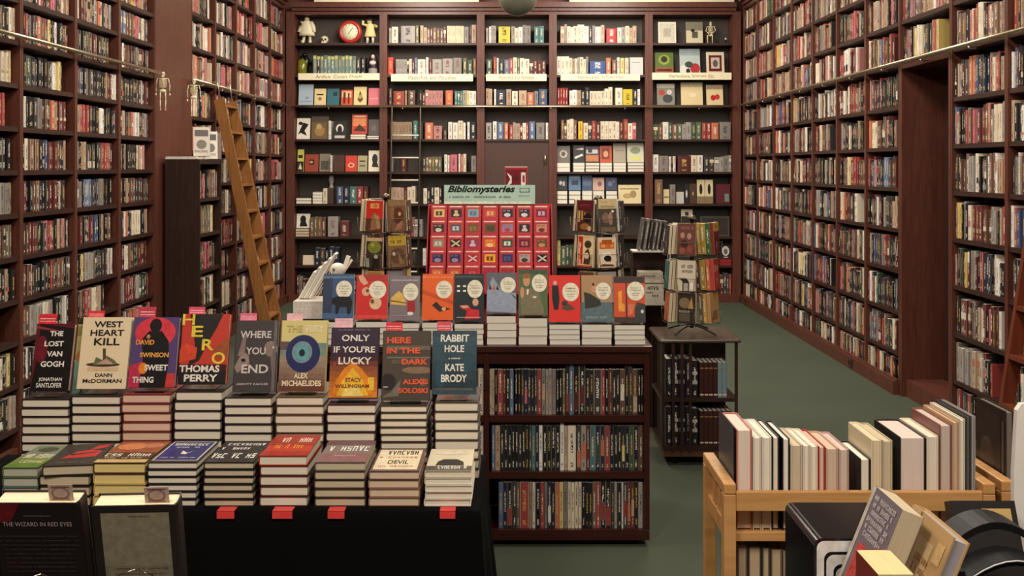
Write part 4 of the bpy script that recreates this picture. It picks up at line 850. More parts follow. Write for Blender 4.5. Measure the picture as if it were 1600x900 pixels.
# red price slips under the front piles
for px0, px1 in ((342, 369), (428, 459), (514, 540), (688, 712)):
    x0, x1 = PX(px0, 3.04), PX(px1, 3.04)
    o = MB().box(x0, x1, 3.018, 3.022, TT-.022, TT-.002).box(x0, x1, 3.018, 3.0575, TT+.0006, TT+.0016).box(x0, x1, 3.018, 3.0195, TT-.002, TT+.0016).build('price_slip', REDTAG)
    tag(o, {342: 'red paper slip on the table edge under the white-lettered black pile', 428: 'red paper slip on the table edge under the red pile', 514: 'red paper slip on the table edge under the grey rose pile', 688: 'red paper slip on the table edge under the pile nearest the cloth corner'}[px0], 'price slip', 'red slips on the table edge')

# ------------------------------------------------------------------ two big books on wire stands in front of the table
t = empty('side_table', (-.92, 1.80, 0)); tag(t, 'small low table carrying the two dark books nearest the camera', 'table')
box_obj('tabletop', -.26, .36, -.15, .19, .885, .91, DARKWOOD, t)
for sx in (-.23, .33):
    for sy in (-.12, .14): box_obj('leg', sx-.02, sx+.02, sy-.02, sy+.02, .001, .8845, DARKWOOD, t)
def wire_stand(x, y, z, wid, lean, th, label, H=.105):
    t = empty('wire_stand', (x, y, z), math.pi); tag(t, label, 'stand', 'wire stands of the two nearest books')
    ta = math.tan(lean*DEG); r = .0018
    for s_ in (-1, 1):
        MB().tube([(s_*wid/2, -.012, .045), (s_*wid/2, -.016, .018), (s_*wid/2, -.010, .0024), (s_*wid/2, .10, .0024)], r, 6).build('front_hook', STEEL, t)
        MB().tube([(s_*wid/2, th+.014, .0045), (s_*wid/2*.8, th+.016+H*ta, H), (0, th+.016+H*ta, H+.01)], r, 6).build('back_wire', STEEL, t)
    MB().tube([(-wid/2, -.012, .045), (wid/2, -.012, .045)], r, 6).build('cross_wire', STEEL, t)
    return t
za = .9105
Ya, Yb2 = 1.80, 1.82
lA = [('p', [(0, 1), (.32, 1), (.2, .86), (0, .84)], rgb(110, 22, 32)), ('s', .5, .9, .34, .014, rgb(120, 100, 104), 18), ('t', 'THE WIZARD IN RED EYES', .5, .835, .8, .034, rgb(190, 176, 176))]+[('s', .5, .74-.035*i, .92-(.1 if i > 2 else 0), .010, rgb(88, 72, 78), 50) for i in range(9)]+[('s', .52, .29, .5, .014, rgb(150, 130, 124), 20), ('s', .5, .245, .8, .036, rgb(196, 184, 180), 22), ('s', .52, .17, .4, .014, rgb(150, 110, 70), 16)]
lB = [('r', .1, .05, .9, .94, rgb(140, 132, 110)), ('r', .1, .48, .9, .94, rgb(150, 142, 120)), ('s', .55, .91, .26, .012, rgb(70, 64, 54), 16)]+[('s', .52, .46-.045*i, .66-.05*(i % 3), .010, rgb(80, 74, 60), 40) for i in range(5)]
thA = .042
for (x0, wid, yy, H, col, lay, nm, yaw) in ((PX(14, Ya), .152, Ya, .25, rgb(30, 20, 24), lA, 'big black book on a wire stand beside the frame corner', 0), (PX(160, Yb2), .15, Yb2, .236, rgb(42, 34, 32), lB, 'big dark book with a grey back panel on a wire stand', 3)):
    lean = 14
    wire_stand(x0+wid/2, yy+thA/math.cos(lean*DEG)+.004, za, .075, lean, thA, f'thin wire stand holding the {nm.split(" on ")[0]}')
    Mx = TR(x0, yy, za+.0062) @ ROT(yaw*DEG, 'Z') @ ROT(lean*DEG, 'X') @ ROT(math.pi/2, 'Z') @ TR(0, -wid, 0)
    o = parted_book('hardcover_book', thA, H, wid, col, None, lay, Mx, True, rgb(240, 226, 190), label=nm, group=None, back=True)
    topw = Mx @ Vector((thA*.5, wid*.1, H))
    u0 = .013 if yaw == 0 else .016
    sl = MB().box(0, .043, -.0005, .0005, 0, .032, rgb(206, 176, 160), 2).build('bookmark_slip', BM, M=Mx @ TR(thA*.3, u0+.0, H-.0033) @ ROT(-math.pi/2, 'Z') @ TR(-.043, 0, 0))
    tag(sl, f'tan printed paper slip standing out of the {"big black book" if yaw == 0 else "big dark grey-panelled book"}', 'bookmark')
    _, l_ = layers_mesh([('s', .5, .8, .7, .06, rgb(80, 40, 44), 6), ('s', .5, .5, .62, .4, rgb(80, 40, 44), 6), ('s', .5, .2, .7, .06, rgb(80, 40, 44), 5)], .043, .032, lambda u, v, n__: (u, -.0005-n__, v))
    a_, _ = layers_mesh([('r', .12, .86, .88, .9, rgb(96, 56, 56)), ('r', .12, .1, .88, .13, rgb(96, 56, 56)), ('e', .5, .5, .36, .34, rgb(150, 112, 106)), ('e', .5, .5, .3, .28, rgb(206, 176, 160))], .043, .032, lambda u, v, n__: (u, -.0005-n__, v))
    a_.build('printed_frame', M_PRINT, sl); l_.build('lettering', M_PRINT, sl)
# ------------------------------------------------------------------ island bookcase
IY0, IY1 = 4.56, 5.30; IZ = .926
IX = [PX(500, IY0)-.25, PX(760, IY0), PX(1015, IY0)]
t = empty('island_bookcase', (0, IY0, 0)); tag(t, 'low dark cherry bookcase in the middle of the room with display books on top', 'bookcase')
D_ = IY1-IY0
for x0, x1 in ((IX[0], IX[0]+.025), (IX[1]-.012, IX[1]+.012), (IX[2]-.025, IX[2])):
    box_obj('upright', x0, x1, 0, D_, .075, IZ-.0306, ISLAND, t)
box_obj('top_board', IX[0]-.012, IX[2]+.012, -.012, D_+.012, IZ-.03, IZ, ISLAND, t, .003)
IS = [PZ(829, IY0), PZ(738, IY0), PZ(650, IY0)]
for a, c in ((IX[0]+.0256, IX[1]-.0126), (IX[1]+.0126, IX[2]-.0256)):
    for z in IS[1:]: box_obj('shelf', a, c, .004, .34, z-.03, z, ISLAND, t)
    box_obj('shelf', a, c, .004, .34, IS[0]-.008, IS[0], ISLAND, t)
    box_obj('back_panel', a, c, .3406, .355, IS[0]+.001, IZ-.031, plain(rgb(30, 16, 14), .6), t)
    box_obj('header_rail', a, c, .004, .024, IZ-.085, IZ-.031, ISLAND, t)
box_obj('plinth', IX[0]+.0005, IX[2]-.0005, -.002, .016, .012+.02, IS[0]-.0085, ISLAND, t)
for x in (IX[0]+.06, IX[1], IX[2]-.06):
    for y in (.06, D_-.06):
        MB().lathe([(.004, -.010), (.024, -.010), (.024, .010), (.004, .010)], 14, M=TR(x, y, .0255) @ ROT(math.pi/2, 'Y')).box(x-.012, x+.012, y-.01, y+.01, .046, .0745).build('caster', BLACKPL, t)

# paperbacks on its three shelves: (zoomed px0, px1, colour name, lower band colour or None, extra height)
k_, r_, g_, gr_, cr_, wh_, or_, ye_, na_, bl_, te_, ta_, ol_, ma_, dk_, br_, pk_ = 'black red green grey cream white orange yellow navy blue teal tan olive maroon charcoal brown pink'.split()
ROWS = [(650, 740, 4.286, [(97, 120, cr_), (121, 140, ta_), (142, 160, k_), (162, 194, r_), (195, 217, ma_), (219, 241, k_), (243, 268, bl_), (275, 296, k_), (297, 317, k_), (319, 339, dk_), (340, 361, na_, pk_), (362, 384, dk_), (385, 406, na_), (407, 427, dk_), (428, 456, r_), (458, 481, gr_, ta_), (483, 503, gr_, ta_), (504, 525, gr_), (527, 552, gr_), (554, 573, k_), (574, 593, k_), (595, 615, ol_), (617, 640, k_, r_, 8), (642, 667, bl_, None, 10), (669, 706, k_, ma_, 9), (708, 748, k_, ma_, 9), (753, 778, k_), (780, 804, k_), (805, 857, dk_), (858, 880, r_), (882, 905, k_), (906, 930, ma_), (931, 955, k_), (956, 978, k_), (982, 1012, br_, cr_), (1014, 1040, k_, None, 6), (1042, 1065, dk_, None, 5), (1067, 1098, br_, ta_), (1100, 1121, k_), (1122, 1143, k_)]),
        (738, 740, 4.286, [(122, 143, bl_), (145, 177, ta_), (180, 203, k_), (205, 229, k_), (231, 254, k_), (255, 277, k_), (278, 300, k_), (301, 324, k_), (325, 347, k_), (348, 370, k_), (372, 388, dk_), (389, 415, te_), (416, 436, na_), (438, 462, wh_), (464, 492, k_), (493, 520, k_), (521, 550, k_), (551, 578, k_), (580, 607, wh_, None, 5), (608, 630, ta_), (632, 685, cr_), (690, 720, dk_, or_), (722, 755, gr_, or_), (757, 777, ma_), (780, 815, te_), (817, 848, na_, g_), (850, 878, na_, or_), (880, 912, r_), (914, 940, k_, None, 4), (943, 966, k_), (967, 990, k_), (992, 1015, na_, ye_), (1017, 1042, k_), (1044, 1072, g_), (1074, 1105, k_), (1109, 1146, br_)]),
        (829, 740, 5.714, [(225, 262, bl_), (263, 300, na_), (302, 345, k_, r_), (348, 384, dk_), (385, 411, ol_), (413, 495, r_), (498, 522, ta_), (525, 552, wh_), (556, 595, k_), (598, 630, r_), (632, 660, gr_), (662, 695, na_, wh_), (697, 725, na_), (727, 765, or_), (767, 803, ye_), (806, 837, gr_), (840, 870, cr_), (872, 902, cr_), (904, 934, cr_), (936, 965, cr_), (968, 998, k_), (1000, 1030, k_), (1031, 1060, k_), (1062, 1096, br_), (1098, 1130, r_), (1134, 1179, k_, r_, 5), (1181, 1226, k_, r_, 5), (1230, 1256, dk_), (1257, 1283, gr_), (1286, 1320, k_), (1323, 1337, wh_), (1339, 1372, dk_, r_), (1374, 1405, ma_, or_), (1407, 1437, ma_, ta_), (1439, 1470, k_), (1473, 1535, gr_)])]
HB = [70, 70, 72]
YBK = 4.585
for ri, (yb, ox, sc, items) in enumerate(ROWS):
    wds = ('top', 'middle', 'lowest')[ri]; z = IS[2-ri]+.0004
    ninrow = len(items)
    for q, it in enumerate(items):
        p0, p1, nm = ox+it[0]/sc, ox+it[1]/sc, it[2]; bn = it[3] if len(it) > 3 else None; ex = it[4] if len(it) > 4 else 0
        h = (HB[ri]+ex*.8+R.uniform(-.6, .6))/(F/YBK)
        bands = ()
        if bn:
            a = R.uniform(.05, .35); bands = ((a, a+.36, R.choice(PAL[bn])),)
        x0 = PX(p0, YBK); x0 = max(x0, IX[1]+.014); x1_ = min(PX(p1, YBK), IX[2]-.0265); 
        whole_book('paperback_book', x1_-x0-.0006, h, .13, R.choice(PAL[nm]), ink_for(nm), bands, TR(x0, YBK+R.uniform(0, .004), z), False, PAGE_W,
                   label=f'{nm} paperback, {ORD[ninrow-1-q] if ninrow-1-q < 35 else "fortieth"} from the right on the {wds} shelf of the island bookcase' if q > 5 else f'{nm} paperback, {ORD[q]} from the left on the {wds} shelf of the island bookcase', group='paperbacks on the island bookcase')
    for q in range(5):
        nm, c = pick(W_DARK); x0 = IX[1]-.0135-(q+1)*.024
        whole_book('paperback_book', .023, .205+R.uniform(-.01, .01), .13, c, ink_for(nm), (), TR(x0, YBK, z), False, PAGE_W, label=f'{nm} paperback, {ORD[q]} beyond the island divider on the {wds} shelf', group='paperbacks on the island bookcase')

# red-and-cream face-out row on top
CI = rgb(238, 230, 206); TXT = rgb(120, 112, 96)
def circ(u=.66, v=.68, r=.25, lines=True):
    L = [('e', u, v, r, r*.74, CI)]
    if lines: L += [('s', u, v+.07, r*1.2, .025, TXT, 12), ('s', u, v+.02, r*1.3, .025, TXT, 12), ('s', u, v-.05, r*1.0, .02, TXT, 12), ('s', u, v-.09, r*.8, .02, TXT, 12)]
    return L
SKIN = rgb(226, 170, 136)
QS = [(503, 553, 428, 498, rgb(58, 84, 122), 'blue paperback with a black cat', [('r', 0, 0, .3, .9, rgb(50, 62, 86)), ('r', 0, .02, 1, .14, rgb(70, 104, 146)), ('r', .02, .9, .98, .95, rgb(96, 124, 160))]+circ(.68, .66, .26)+[('p', [(.3, .46), (.44, .5), (.9, .5), (.96, .38), (.9, .12), (.8, .12), (.78, .28), (.56, .28), (.5, .12), (.42, .12), (.42, .32), (.3, .34)], rgb(18, 18, 22))]),
 (555, 606, 429, 500, rgb(204, 42, 38), 'red paperback with a reaching hand and two faces', [('r', 0, .86, 1, 1, rgb(176, 44, 40)), ('r', 0, .02, 1, .1, rgb(222, 70, 60)), ('p', [(.06, .96), (.2, 1), (.3, .9), (.38, .8), (.24, .76), (.12, .84)], SKIN), ('e', .32, .62, .13, .1, SKIN), ('e', .62, .36, .19, .14, rgb(226, 190, 150)), ('e', .52, .4, .06, .05, rgb(120, 60, 50)), ('e', .36, .64, .05, .04, rgb(120, 60, 50))]+circ(.68, .66, .27)),
 (608, 656, 431, 502, rgb(124, 112, 118), 'grey paperback with a yellow folded shape', [('r', .05, .88, .95, .92, rgb(166, 156, 160)), ('p', [(.04, .5), (.3, .66), (.42, .6), (.56, .42), (.56, .34), (.04, .36)], rgb(226, 186, 90)), ('p', [(.04, .46), (.56, .4), (.56, .38), (.04, .43)], rgb(90, 70, 44)), ('r', .6, .2, .86, .44, rgb(172, 30, 44)), ('e', .7, .16, .1, .04, W_), ('r', .1, .1, .7, .12, rgb(160, 150, 152))]+circ(.7, .64, .26)),
 (659, 709, 428, 500, rgb(228, 96, 32), 'orange paperback with a falling figure', [('r', 0, .9, 1, .95, rgb(240, 124, 60)), ('p', [(0, .66), (1, .42), (1, .34), (0, .58)], rgb(206, 80, 28)), ('p', [(.32, .32), (.46, .4), (.6, .3), (.92, .24), (.7, .2), (.56, .18)], rgb(54, 30, 30)), ('e', .7, .24, .07, .04, SKIN)]+circ(.7, .66, .26)),
 (709, 757, 428, 500, rgb(30, 40, 46), 'black paperback with a figure in red', [('r', .04, .92, .96, .96, rgb(70, 82, 88))]+[('r', .1+.2*(i % 2), .72-.1*(i//2), .2+.2*(i % 2), .76-.1*(i//2), W_) for i in range(4)]+[('p', [(.2, .32), (.5, .34), (.56, .26), (.84, .24), (.86, .06), (.36, .04), (.44, .22), (.22, .28)], rgb(206, 36, 44)), ('p', [(.2, .33), (.44, .34), (.5, .28), (.3, .28)], SKIN), ('e', .72, .4, .1, .08, SKIN), ('r', .1, .08, .9, .09, W_)]+circ(.7, .68, .26)),
 (760, 808, 426, 493, rgb(92, 98, 106), 'slate grey paperback with a pale mountain', [('p', [(0, .06), (.02, .56), (.2, .9), (.42, .66), (.6, .54), (1, .5), (1, .02)], rgb(150, 160, 180)), ('p', [(.08, .58), (.1, .74), (.18, .6)], B_), ('p', [(.2, .58), (.24, .72), (.3, .58)], rgb(206, 90, 40)), ('p', [(.32, .58), (.36, .7), (.42, .58)], B_), ('p', [(.76, .52), (.98, .4), (.98, .36)], B_)]+circ(.72, .7, .26)),
 (810, 857, 421, 490, rgb(78, 104, 66), 'green paperback with a man in a grey suit', [('r', 0, .9, 1, 1, rgb(66, 84, 60)), ('p', [(.1, .02), (.06, .4), (.2, .56), (.46, .6), (.74, .46), (.88, .1), (.86, .02)], rgb(124, 116, 88)), ('e', .28, .76, .12, .13, rgb(206, 150, 106)), ('e', .28, .86, .14, .06, rgb(150, 96, 50)), ('e', .13, .5, .07, .12, rgb(206, 150, 106)), ('p', [(.3, .58), (.36, .56), (.33, .44), (.28, .46)], W_), ('r', .5, .38, .62, .42, W_)]+circ(.72, .7, .26)),
 (858, 908, 430, 503, rgb(218, 46, 36), 'bright red paperback with a man in a black suit', [('p', [(.1, .78), (.3, .78), (.34, .5), (.3, .26), (.16, .26), (.1, .5)], B_), ('e', .2, .83, .06, .05, SKIN), ('p', [(.4, .28), (.5, .42), (.7, .36), (.84, .28), (.6, .24)], rgb(90, 70, 50)), ('e', .5, .4, .1, .05, rgb(60, 50, 40))]+circ(.7, .64, .27)+[('s', .72, .72, .24, .03, rgb(180, 50, 40), 5)]),
 (909, 958, 430, 502, rgb(172, 134, 94), 'tan and teal paperback with a dark curved shape', [('r', 0, 0, 1, .42, rgb(90, 112, 118)), ('p', [(.08, .64), (.3, .6), (.62, .46), (.64, .36), (.5, .32), (.12, .28)], rgb(44, 46, 38)), ('p', [(.34, .82), (.4, .84), (.6, .6), (.66, .5), (.58, .54)], rgb(52, 34, 30)), ('e', .46, .7, .14, .08, rgb(206, 150, 116)), ('s', .5, .1, .7, .05, rgb(150, 170, 170), 9)]+circ(.72, .66, .25)),
 (960, 1010, 432, 504, rgb(206, 80, 40), 'orange and black paperback with a lit doorway', [('r', 0, .86, 1, 1, rgb(60, 48, 42)), ('r', 0, 0, 1, .12, rgb(70, 50, 44)), ('r', .38, .1, .42, .86, rgb(60, 30, 24)), ('p', [(.14, .24), (.34, .24), (.34, .4), (.26, .42), (.26, .7), (.14, .66)], rgb(240, 160, 60)), ('p', [(.66, .0), (1, .0), (1, .4), (.74, .44), (.66, .3)], rgb(60, 60, 58)), ('e', .9, .24, .05, .04, rgb(190, 220, 210)), ('p', [(.44, .4), (.66, .4), (.6, .2), (.44, .14)], rgb(214, 120, 84))]+circ(.7, .68, .28))]
QT = [503, 503, 505, 504, 506, 494, 497, 507, 507, 508]
YQ = 4.575
for (p0, p1, y0, y1, cc, nm, lay), qt in zip(QS, QT):
    z1 = PZ(qt, YQ); n_ = 4 if qt not in (497, 507) else (4 if p0 == 858 else 3)
    pile('paperback_book', p0, p1-1, YQ, IZ+.0003, z1, n_, .2, rgb(32, 28, 30), lambda k, nm=nm: f'paperback {ORD[k]} down under the {nm}', 'paperbacks piled on the island bookcase', PAGE_W, hard=False)
    th = .018; yy = YQ+.03; lean = 11; wb = (p1-p0-1.2)/(F/yy); H = solve_height(yy, z1+.0032+th*math.sin(lean*DEG), lean, y0)
    easel(PX((p0+p1)/2, yy), yy, z1+.0006, wb*.6, lean, th, f'clear stand holding the {nm}', 'clear stands on the island bookcase', .1)
    stand_book(PX(p0, yy), wb, yy, z1, H, th, lean, cc, lay, nm+' on the island', 'display paperbacks on the island bookcase', 'paperback_book', PAGE_W, False, dz=.0032)

# ------------------------------------------------------------------ red booklet rack with its mint header
REDC = rgb(178, 44, 52)
rk = empty('booklet_rack', (PX(764, 5.0), 5.0, IZ)); tag(rk, 'stepped red counter rack full of booklets under a mint header sign', 'display rack')
ry = lambda r: 5.13-.032*r-5.0
ztop = lambda r: PZ(321+23.5*r, 5.0+ry(r))-IZ
cxr = PX(764, 5.0)
xl, xr = PX(671, 5.15)-cxr, PX(861, 5.15)-cxr
BH = .135
for r in range(5):
    zz = ztop(r)-BH*math.cos(8*DEG)-.003
    box_obj('tier', xl+.004, xr-.004, ry(r)-.005, ry(r)+.03, zz-.006, zz, plain(REDC, .5), rk)
box_obj('back_panel', xl, xr, .19, .198, .003, ztop(0)+.006, plain(REDC, .5), rk)
for s_, x in ((-1, xl), (1, xr)):
    pts = [(-.045, .002), (.189, .002), (.189, ztop(0)+.004), (.115, ztop(0)+.004)]
    pts = [(ry(4)-.02, .002), (.189, .002), (.189, ztop(0)+.004), (ry(0)-.012, ztop(0)+.004), (ry(4)-.02, ztop(4)-.03)]
    mb = MB(); n_ = len(pts); a = x-.003 if s_ < 0 else x
    mb.add([(a, y, z) for y, z in pts]+[(a+.003, y, z) for y, z in pts], [tuple(range(n_)), tuple(range(n_, 2*n_))[::-1]]+[(i, i+n_, (i+1) % n_+n_, (i+1) % n_) for i in range(n_)])
    mb.build('side_panel', plain(REDC, .5), rk)
hx0, hx1 = PX(694, 5.18)-cxr, PX(836, 5.18)-cxr; hz0, hz1 = PZ(319, 5.18)-IZ, PZ(289, 5.18)-IZ
hs = MB().box(hx0, hx1, .178, .184, hz0, hz1).build('header_sign', plain(rgb(176, 206, 192), .5), rk)
a_, l_ = layers_mesh([('r', 0, 0, .96, .15, rgb(222, 232, 204)), ('t', 'Bibliomysteries', .41, .74, .74, .46, rgb(24, 28, 26), .3, .034), ('s', .17, .38, .22, .11, rgb(60, 90, 84), 14), ('s', .46, .38, .26, .11, rgb(60, 90, 84), 14), ('s', .67, .38, .13, .1, rgb(40, 60, 56), 8),
    ('r', .83, .62, .94, .84, rgb(96, 120, 112)), ('e', .855, .73, .018, .09, rgb(176, 206, 192)), ('e', .885, .73, .018, .09, rgb(176, 206, 192)), ('e', .915, .73, .018, .09, rgb(176, 206, 192)), ('s', .88, .44, .13, .05, rgb(110, 140, 130), 9)], hx1-hx0, hz1-hz0, lambda u, v, n__: (hx0+u, .178-n__, hz0+v))
a_.build('printed_band', M_PRINT, hs); l_.build('lettering', M_PRINT, hs)
# red card box rising behind the header
kx0, kx1 = PX(789, 5.21)-cxr, PX(824, 5.21)-cxr; kz1 = PZ(260, 5.21)-IZ
kb = MB().box(kx0, kx1, .1995, .23, ztop(0)-.06, kz1).build('leaflet_holder', plain(rgb(206, 190, 180), .5), rk)
a_, l_ = layers_mesh([('r', 0, .5, 1, .98, rgb(178, 40, 48)), ('r', .03, .54, .97, .94, rgb(120, 24, 34)), ('p', [(.06, .6), (.3, .66), (.3, .8), (.08, .88), (.24, .74)], W_), ('e', .5, .76, .1, .06, rgb(90, 20, 28)), ('r', .72, .62, .92, .88, W_), ('r', .78, .68, .88, .82, rgb(160, 40, 44)), ('r', 0, .36, 1, .48, rgb(196, 180, 170)), ('s', .5, .42, .8, .04, rgb(130, 110, 104), 14)], kx1-kx0, (kz1-ztop(0)+.06), lambda u, v, n__: (kx0+u, .1995-n__, ztop(0)-.06+v))
a_.build('printed_art', M_PRINT, kb); l_.build('lettering', M_PRINT, kb)
PICS = [  # 4 visible rows x 7: (picture colour, shape colour, kind, words)
 [(rgb(222, 190, 120), rgb(60, 50, 30), 'r', 'tan window picture'), (rgb(40, 22, 20), rgb(226, 196, 150), 'p', 'dark lamp picture'), (rgb(130, 170, 190), rgb(90, 120, 140), 'r', 'pale blue tower picture'), (rgb(206, 80, 56), rgb(232, 180, 120), 'r', 'orange banner picture'), (rgb(40, 34, 56), rgb(226, 222, 216), 'e', 'navy snowhill picture'), (rgb(44, 36, 54), rgb(226, 222, 216), 'e', 'dark snowhill picture'), (rgb(126, 26, 58), rgb(206, 170, 190), 'r', 'crimson picture')],
 [(rgb(44, 30, 28), rgb(222, 206, 180), 'e', 'dark teapot picture'), (rgb(90, 88, 92), rgb(206, 204, 206), 'r', 'grey train picture'), (rgb(116, 84, 44), rgb(150, 116, 60), 'r', 'brown plaque picture'), (rgb(96, 78, 42), rgb(70, 56, 32), 'r', 'olive door picture'), (rgb(150, 130, 160), rgb(190, 60, 66), 'e', 'lilac sunset picture'), (rgb(34, 28, 32), rgb(216, 200, 196), 'p', 'black ship picture'), (rgb(206, 140, 106), rgb(110, 40, 34), 'e', 'peach flower picture')],
 [(rgb(150, 140, 120), rgb(210, 206, 190), 'r', 'grey street picture'), (rgb(36, 22, 22), rgb(226, 200, 160), 'x', 'black crossed picture'), (rgb(150, 56, 76), rgb(216, 190, 206), 'p', 'rose bird picture'), (rgb(236, 120, 30), rgb(244, 210, 150), 'e', 'orange lantern picture'), (rgb(44, 84, 50), rgb(222, 222, 206), 'r', 'green door picture'), (rgb(92, 20, 30), rgb(206, 110, 110), 'r', 'maroon mask picture'), (rgb(110, 72, 40), rgb(190, 150, 96), 'e', 'brown figure picture')],
 [(rgb(50, 36, 84), rgb(150, 140, 170), 'e', 'purple bowl picture'), (rgb(54, 40, 88), rgb(154, 144, 172), 'e', 'violet bowl picture'), (rgb(170, 36, 52), rgb(232, 200, 196), 'x', 'crimson crossed picture'), (rgb(240, 180, 40), rgb(120, 50, 24), 'r', 'yellow box picture'), (rgb(52, 48, 96), rgb(84, 80, 130), 'r', 'indigo picture'), (rgb(176, 164, 160), rgb(60, 50, 46), 'e', 'grey hat picture'), (rgb(28, 24, 24), rgb(214, 206, 190), 'x', 'black flowers picture')],
 [(rgb(214, 110, 70), rgb(240, 160, 110), 'r', 'salmon picture'), (rgb(210, 96, 60), rgb(236, 150, 100), 'r', 'coral picture'), (rgb(190, 40, 56), rgb(226, 90, 90), 'r', 'scarlet picture'), (rgb(170, 36, 60), rgb(206, 80, 96), 'e', 'ruby picture'), (rgb(160, 40, 56), rgb(200, 90, 90), 'e', 'wine picture'), (rgb(150, 34, 44), rgb(206, 100, 90), 'r', 'brick picture'), (rgb(170, 44, 46), rgb(220, 120, 100), 'r', 'cherry picture')]]
for r in range(5):
    Yr = 5.0+ry(r); bw = .0845
    for c in range(7):
        pc, sc2, kd, wd_ = PICS[r][c]
        cxp = [688, 712, 738, 767, 791, 817, 845][c]-(r*1.6 if c < 4 else r*.6)
        cxw = xl+.006+(xr-xl-.012)*(c+.5)/7+cxr
        zb = IZ+ztop(r)-BH*math.cos(8*DEG)-.0025
        red = [rgb(186, 46, 56), rgb(176, 44, 58), rgb(192, 56, 54)][(r+c) % 3]
        Lx = [('r', .1, .935, .88, .985, rgb(244, 206, 190)), ('r', .18, .56, .84, .86, pc)]
        if kd == 'r': Lx += [('r', .3, .62, .7, .78, sc2), ('r', .46, .64, .54, .76, pc)]
        elif kd == 'e': Lx += [('e', .5, .64, .2, .075, sc2), ('s', .5, .8, .5, .05, sc2, 6)]
        elif kd == 'p': Lx += [('p', [(.3, .6), (.5, .8), (.72, .62), (.6, .58)], sc2), ('e', .5, .78, .12, .04, sc2)]
        else: Lx += [('p', [(.22, .6), (.74, .82), (.8, .78), (.3, .57)], sc2), ('p', [(.22, .8), (.28, .84), (.8, .62), (.74, .58)], sc2)]
        th = .008
        Mx = TR(cxw-bw/2+.001, Yr, zb+th*math.sin(8*DEG)) @ ROT(-8*DEG, 'X') @ M_FACE @ TR(-th, 0, 0)
        parted_book('booklet', th, BH, bw-.002, red, None, Lx, Mx, False, PAGE_W, label=f'red booklet with a {wd_}, {ORD[r]} row down in the rack', group='red booklets in the counter rack', cat='booklet')

# ------------------------------------------------------------------ wire spinner racks
def spinner(label, cx, cy, z0, base_r, tiers, top, rad, floor=True):
    t = empty('spinner_rack', (cx, cy, z0)); tag(t, label, 'spinner rack')
    if floor:
        MB().lathe([(.01, .002), (base_r, .002), (base_r, .018), (.06, .034), (.02, .05)], 24).build('base', BLACKWIRE, t)
    else:
        ft = MB()
        for k in range(4):
            a = math.pi/4+k*math.pi/2
            ft.tube([(0, 0, .05), (base_r*.5*math.cos(a), base_r*.5*math.sin(a), .035), (base_r*math.cos(a), base_r*math.sin(a), .006)], .005, 6)
        ft.build('base', BLACKWIRE, t)
    MB().tube([(0, 0, .03), (0, 0, top-z0)], .012, 10).build('pole', BLACKWIRE, t)
    MB().lathe([(.004, top-z0), (.03, top-z0), (.02, top-z0+.02), (.004, top-z0+.026)], 14).build('finial', WIRE, t)
    for zi, (z, pockets) in enumerate(tiers):
        zl = z-z0
        mb = MB(); n_ = 16
        mb.tube([(rad*.55*math.cos(2*math.pi*i/n_), rad*.55*math.sin(2*math.pi*i/n_), zl-.008) for i in range(n_+1)], .0022, 5)
        for k in range(4): mb.tube([(0, 0, zl-.008), (rad*.55*math.cos(k*math.pi/2), rad*.55*math.sin(k*math.pi/2), zl-.008)], .0022, 5)
        mb.build('ring', WIRE, t)
        for (ang, books) in pockets:
            A = ROT(ang*DEG, 'Z'); tot = sum(b[0] for b in books)+.002*len(books)
            wid = .112; yf = -(rad); mb = MB()
            yi = yf+tot+.012
            for s_ in (-1, 1):
                mb.tube([A @ Vector(p) for p in ((s_*wid*.42, -rad*.5, zl-.008), (s_*wid*.42, yf-.007, zl-.006), (s_*wid*.42, yf-.009, zl+.012), (s_*wid*.5, yf-.012, zl+.075))], .0017, 5)
            mb.tube([A @ Vector(p) for p in ((-wid*.5, yf-.012, zl+.075), (wid*.5, yf-.012, zl+.075))], .0017, 5)
            mb.tube([A @ Vector(p) for p in ((-wid*.42, yf-.007, zl-.006), (wid*.42, yf-.007, zl-.006))], .0017, 5)
            mb.build('wire_pocket', WIRE, t)
            y = yf
            for (th, H, W2, col, lay, lab) in books:
                Mx = TR(cx, cy, z) @ A @ TR(-W2/2, y, .0005+th*.07) @ ROT(-4*DEG, 'X') @ M_FACE @ TR(-th, 0, 0)
                if lay: parted_book('paperback_book', th, H, W2, col, None, lay, Mx, False, PAGE_D, label=lab, group='paperbacks in the wire spinner racks')
                else: whole_book('paperback_book', th, H, W2, col, INKS[0], (), Mx, False, PAGE_D, True, label=lab, group='paperbacks in the wire spinner racks')
                y += th+.0035
    return t
_pb = {}
def pb(names, lab, tier, th=.016):
    out = []
    for i, nm in enumerate(names):
        out.append((th+R.uniform(-.003, .004), .176+R.uniform(-.008, .006), .106, R.choice(PAL[nm]), None, f'{nm} paperback {ORD[i]} deep in {lab}, {ORD[tier]} tier'))
    return out
SK = rgb(150, 112, 78)
